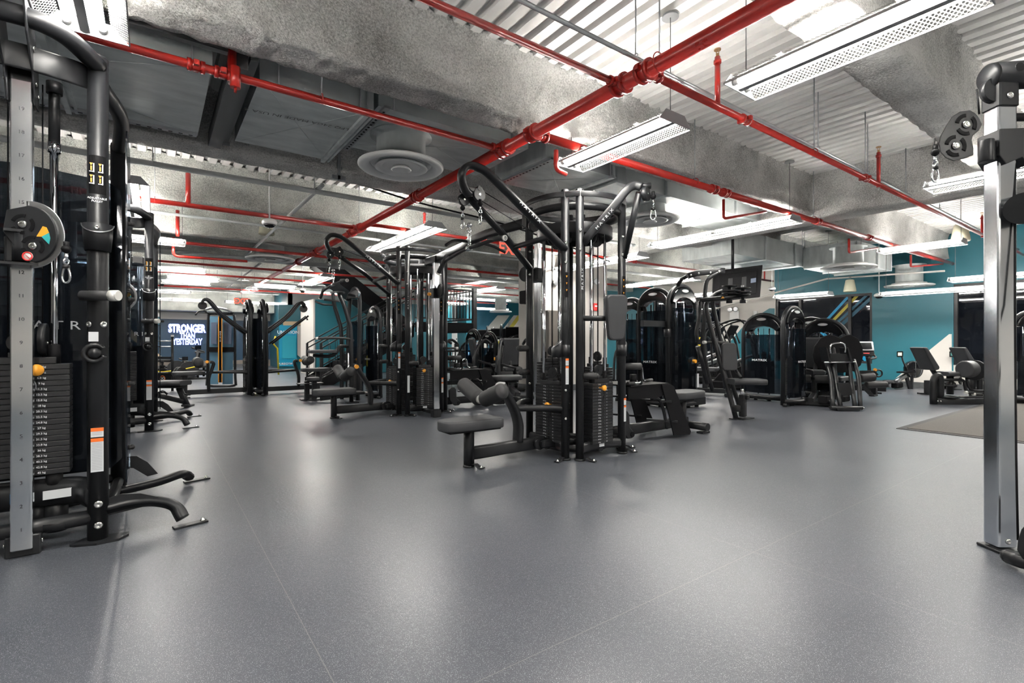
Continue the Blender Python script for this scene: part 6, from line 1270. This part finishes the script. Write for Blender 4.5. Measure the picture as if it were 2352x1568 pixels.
LP.part('base_tray', MB().prism([W(1922, 937, 7.5), W(1974, 937, 7.5), W(1975, 943, 7.5), W(1925, 943, 7.5)], V((SA, CA, 0)) * .2), BL); LP.part('lower_plate', MB().prism([W(px, py, 7.7) for px, py in ((1924, 879), (1954, 879), (1958, 907), (1928, 907))], V((SA, CA, 0)) * .03), BL); LP.part('catch_block', MB().box(W(1942, 915, 7.7), (.22, .06, .09), ch=.02), 'matteblack')
LP.part('pedal_box', MB().box(W(1894, 917, 8.0), (.16, .14, .12), ch=.01), 'matteblack'); LP.part('pedal_link', MB().bar(W(1898, 918, 8.0), W(1925, 935, 7.7), .03, .03), BL)
for px, py in ((1909, 936), (1981, 937)): LP.part('end_bolt', MB().cyl(W(px, py, 7.55), W(px + 3, py, 7.55), .018), 'bolt')
LX = Thing('leg_curl', 'leg curl with long foam rollers right of the leg press', 'leg curl', gz(2000, 8.8)); D = 8.8
roller(LX, w(1974, 868), w(2008, 865), .075); roller(LX, w(1988, 884, 8.6), w(2037, 883, 8.6), .055)
LX.part('lever_arm', MB().prism([w(px, py) for px, py in ((1960, 851), (2010, 851), (2018, 860), (2008, 866), (1985, 862))], V((SA, CA, 0)) * .05), BL); LX.part('adjust_knob', MB().cyl(w(2010, 849, 8.7), w(2010, 849, 8.65), .028), 'orange'); LX.part('cam_disc', MB().torus(w(2018, 857, 8.75), .06, .014, ax=(SA, CA, 0), n=24), BL)
LX.part('leg', MB().bar(w(1980, 885), w(2003, 908), .05, .05), BL); LX.part('foot', MB().box(w(2006, 908), (.16, .08, .02)), BL); LX.part('rear_post', MB().box(w(2008, 892, 9.3), (.08, .08, .26)), BL); LX.part('rear_foot', MB().bar(w(1998, 901, 9.5), w(2025, 903, 9.4), .06, .03), BL); LX.part('seat', MB().box(w(1915, 868, 8.9), (.42, .40, .08), ch=.02), 'vinyl')
# ================================================================ rowers
def rower(px, d, lab, lcd):
    t = Thing('rowing_machine', lab, 'rowing machine', gz(px, d)); u = lambda a, b, dd=0: W(px + a, b, d + dd)
    t.part('flywheel_cage', MB().cyl(u(18, 848, .1), u(27, 848, -.0), .19, 32), 'blackgloss'); t.part('fan_ring', MB().torus(u(27, 848, -.01), .17, .012, ax=(CA, -SA, 0), n=30), 'steel')
    t.part('fan_spokes', MB().box(u(28, 848, -.02), (.01, .01, .32)).box(u(28, 848, -.02), (.01, .3, .01)), 'steel')
    t.part('rail', MB().tube([u(-35, 886), u(5, 862)], sec=rsec(.07, .09, .2), up=(0, 0, 1)), 'steel'); t.part('footrest', MB().bar(u(-8, 855), u(20, 853), .20, .03), 'matteblack')
    t.part('front_leg', MB().bar(u(5, 858), u(15, 893), .05, .06), BL); t.part('front_leg', MB().bar(u(20, 862), u(18, 893), .05, .06), BL); t.part('foot', MB().bar(u(-18, 894), u(42, 896), .08, .03), BL)
    t.part('monitor_arm', MB().tube([u(8, 850), u(-2, 826), u(-4, 812)], .016, sm=2), BL); m_ = t.part('monitor', MB().box(u(-8, 813), (.125, .035, .125), R=Matrix.Rotation(math.radians(-35.8), 3, 'Z'), ch=.01), 'matteblack'); t.part('screen', MB().box(u(-8, 813, -.02), (.085, .004, .07), R=Matrix.Rotation(math.radians(-35.8), 3, 'Z')), lcd, m_)
    t.part('seat', MB().box(u(-30, 876), (.30, .22, .06), ch=.02), 'vinyl'); t.part('foot_strap', MB().box(u(-15, 884), (.30, .16, .12), ch=.03), 'matteblack')
rower(2075, 11.0, 'rowing machine with round fan before the teal wall', 'lcd'); rower(2196, 10.8, 'rowing machine with teal monitor behind the thigh machines', 'lcdteal')
# ================================================================ hip machines
def hip(dx, D, lab):
    t = Thing('thigh_machine', lab, 'weight machine', gz(2170 + dx, D)); u = lambda a, b, dd=0: W(a + dx, b, D + dd)
    bp_ = [u(2122, 798), u(2131, 797), u(2160, 843), u(2158, 849), u(2148, 851)]
    t.part('backrest', MB().prism(bp_, V((SA, CA, 0)) * .32), 'vinyl', bev=.02); t.part('back_board', MB().tube([u(2114, 804, .15), u(2150, 862, .15)], sec=rsec(.05, .07, .3), up=(0, 1, 0)), BL)
    t.part('seat', MB().tube([u(2163, 858, .1), u(2205, 857, .1)], sec=rsec(.30, .07, .4), up=(0, 0, 1)), 'vinyl')
    t.part('thigh_pad', MB().cyl(u(2214, 848, -.1), u(2232, 847, -.05), .14, 28), 'vinyl', bev=.02); t.part('pad_plate', MB().cyl(u(2236, 850, .05), u(2240, 850, .08), .17, 28), BL)
    t.part('seat_column', MB().cyl(u(2182, 862, .1), u(2182, 905, .1), .05), BL); t.part('pivot_disc', MB().cyl(u(2178, 909), u(2178, 913), .14, 28), BL); t.part('pivot_disc', MB().cyl(u(2182, 884), u(2182, 887), .09, 24), BL)
    t.part('rear_frame', MB().tube([u(2144, 928), u(2143, 890), u(2146, 868), u(2156, 862), u(2160, 875), u(2160, 915)], .05, 16, sm=3), BL)
    t.part('lever', MB().tube([u(2165, 872), u(2210, 873), u(2216, 885), u(2225, 900), u(2275, 903)], .025, sm=3), BL); t.part('lever', MB().tube([u(2220, 866), u(2224, 885), u(2235, 896), u(2275, 898)], .022, sm=3), BL)
    t.part('base_beam', MB().tube([u(2148, 922), u(2300, 924)], sec=rsec(.10, .13, .15), up=(0, 0, 1)), BL); t.part('base_beam', MB().tube([u(2155, 914, .35), u(2300, 916, .35)], sec=rsec(.08, .09, .15), up=(0, 0, 1)), BL)
    for k in (0, 7): bolt(t, u(2154 + k, 921, -.07), -V((SA, CA, 0)), .014)
    for px, py in ((2218, 901), (2236, 905)): t.part('foot_peg', MB().cyl(u(px, py, -.1), u(px + 18, py, -.1), .022), 'foam'); t.part('peg_cap', MB().cyl(u(px - 2, py, -.1), u(px + 3, py, -.1), .026), 'cap')
hip(0, 8.35, 'seated thigh machine with tilted backrest, left one by the mat'); hip(90, 9.2, 'seated thigh machine partly behind the chrome column')
BX = Thing('step_box', 'small black upright foot left of the thigh machines', 'machine foot', gz(2132, 9.8)); BX.part('upright', MB().box(W(2132, 889, 9.8), (.14, .1, .27)), BL); BX.part('foot', MB().bar(W(2110, 903, 9.8), W(2150, 905, 9.8), .08, .03), BL)
t = tower('selector_tower', 'dark tower cut by the right edge of the photo', 'weight machine', gz(2368, 8.4), -40, 1.55, .6, txt=False)
# wall speaker
WS = Thing('wall_speaker', 'black box speaker hanging left of the central posts', 'speaker', W(1207, 683, 9.5)); WS.part('speaker_body', MB().box(W(1208, 683, 9.5), (.18, .2, .25), ch=.02), 'matteblack'); WS.part('bracket', MB().cyl(W(1208, 670, 9.5), V((W(1208, 670, 9.5).x, W(1208, 670, 9.5).y, 3.42)), .012), BL)
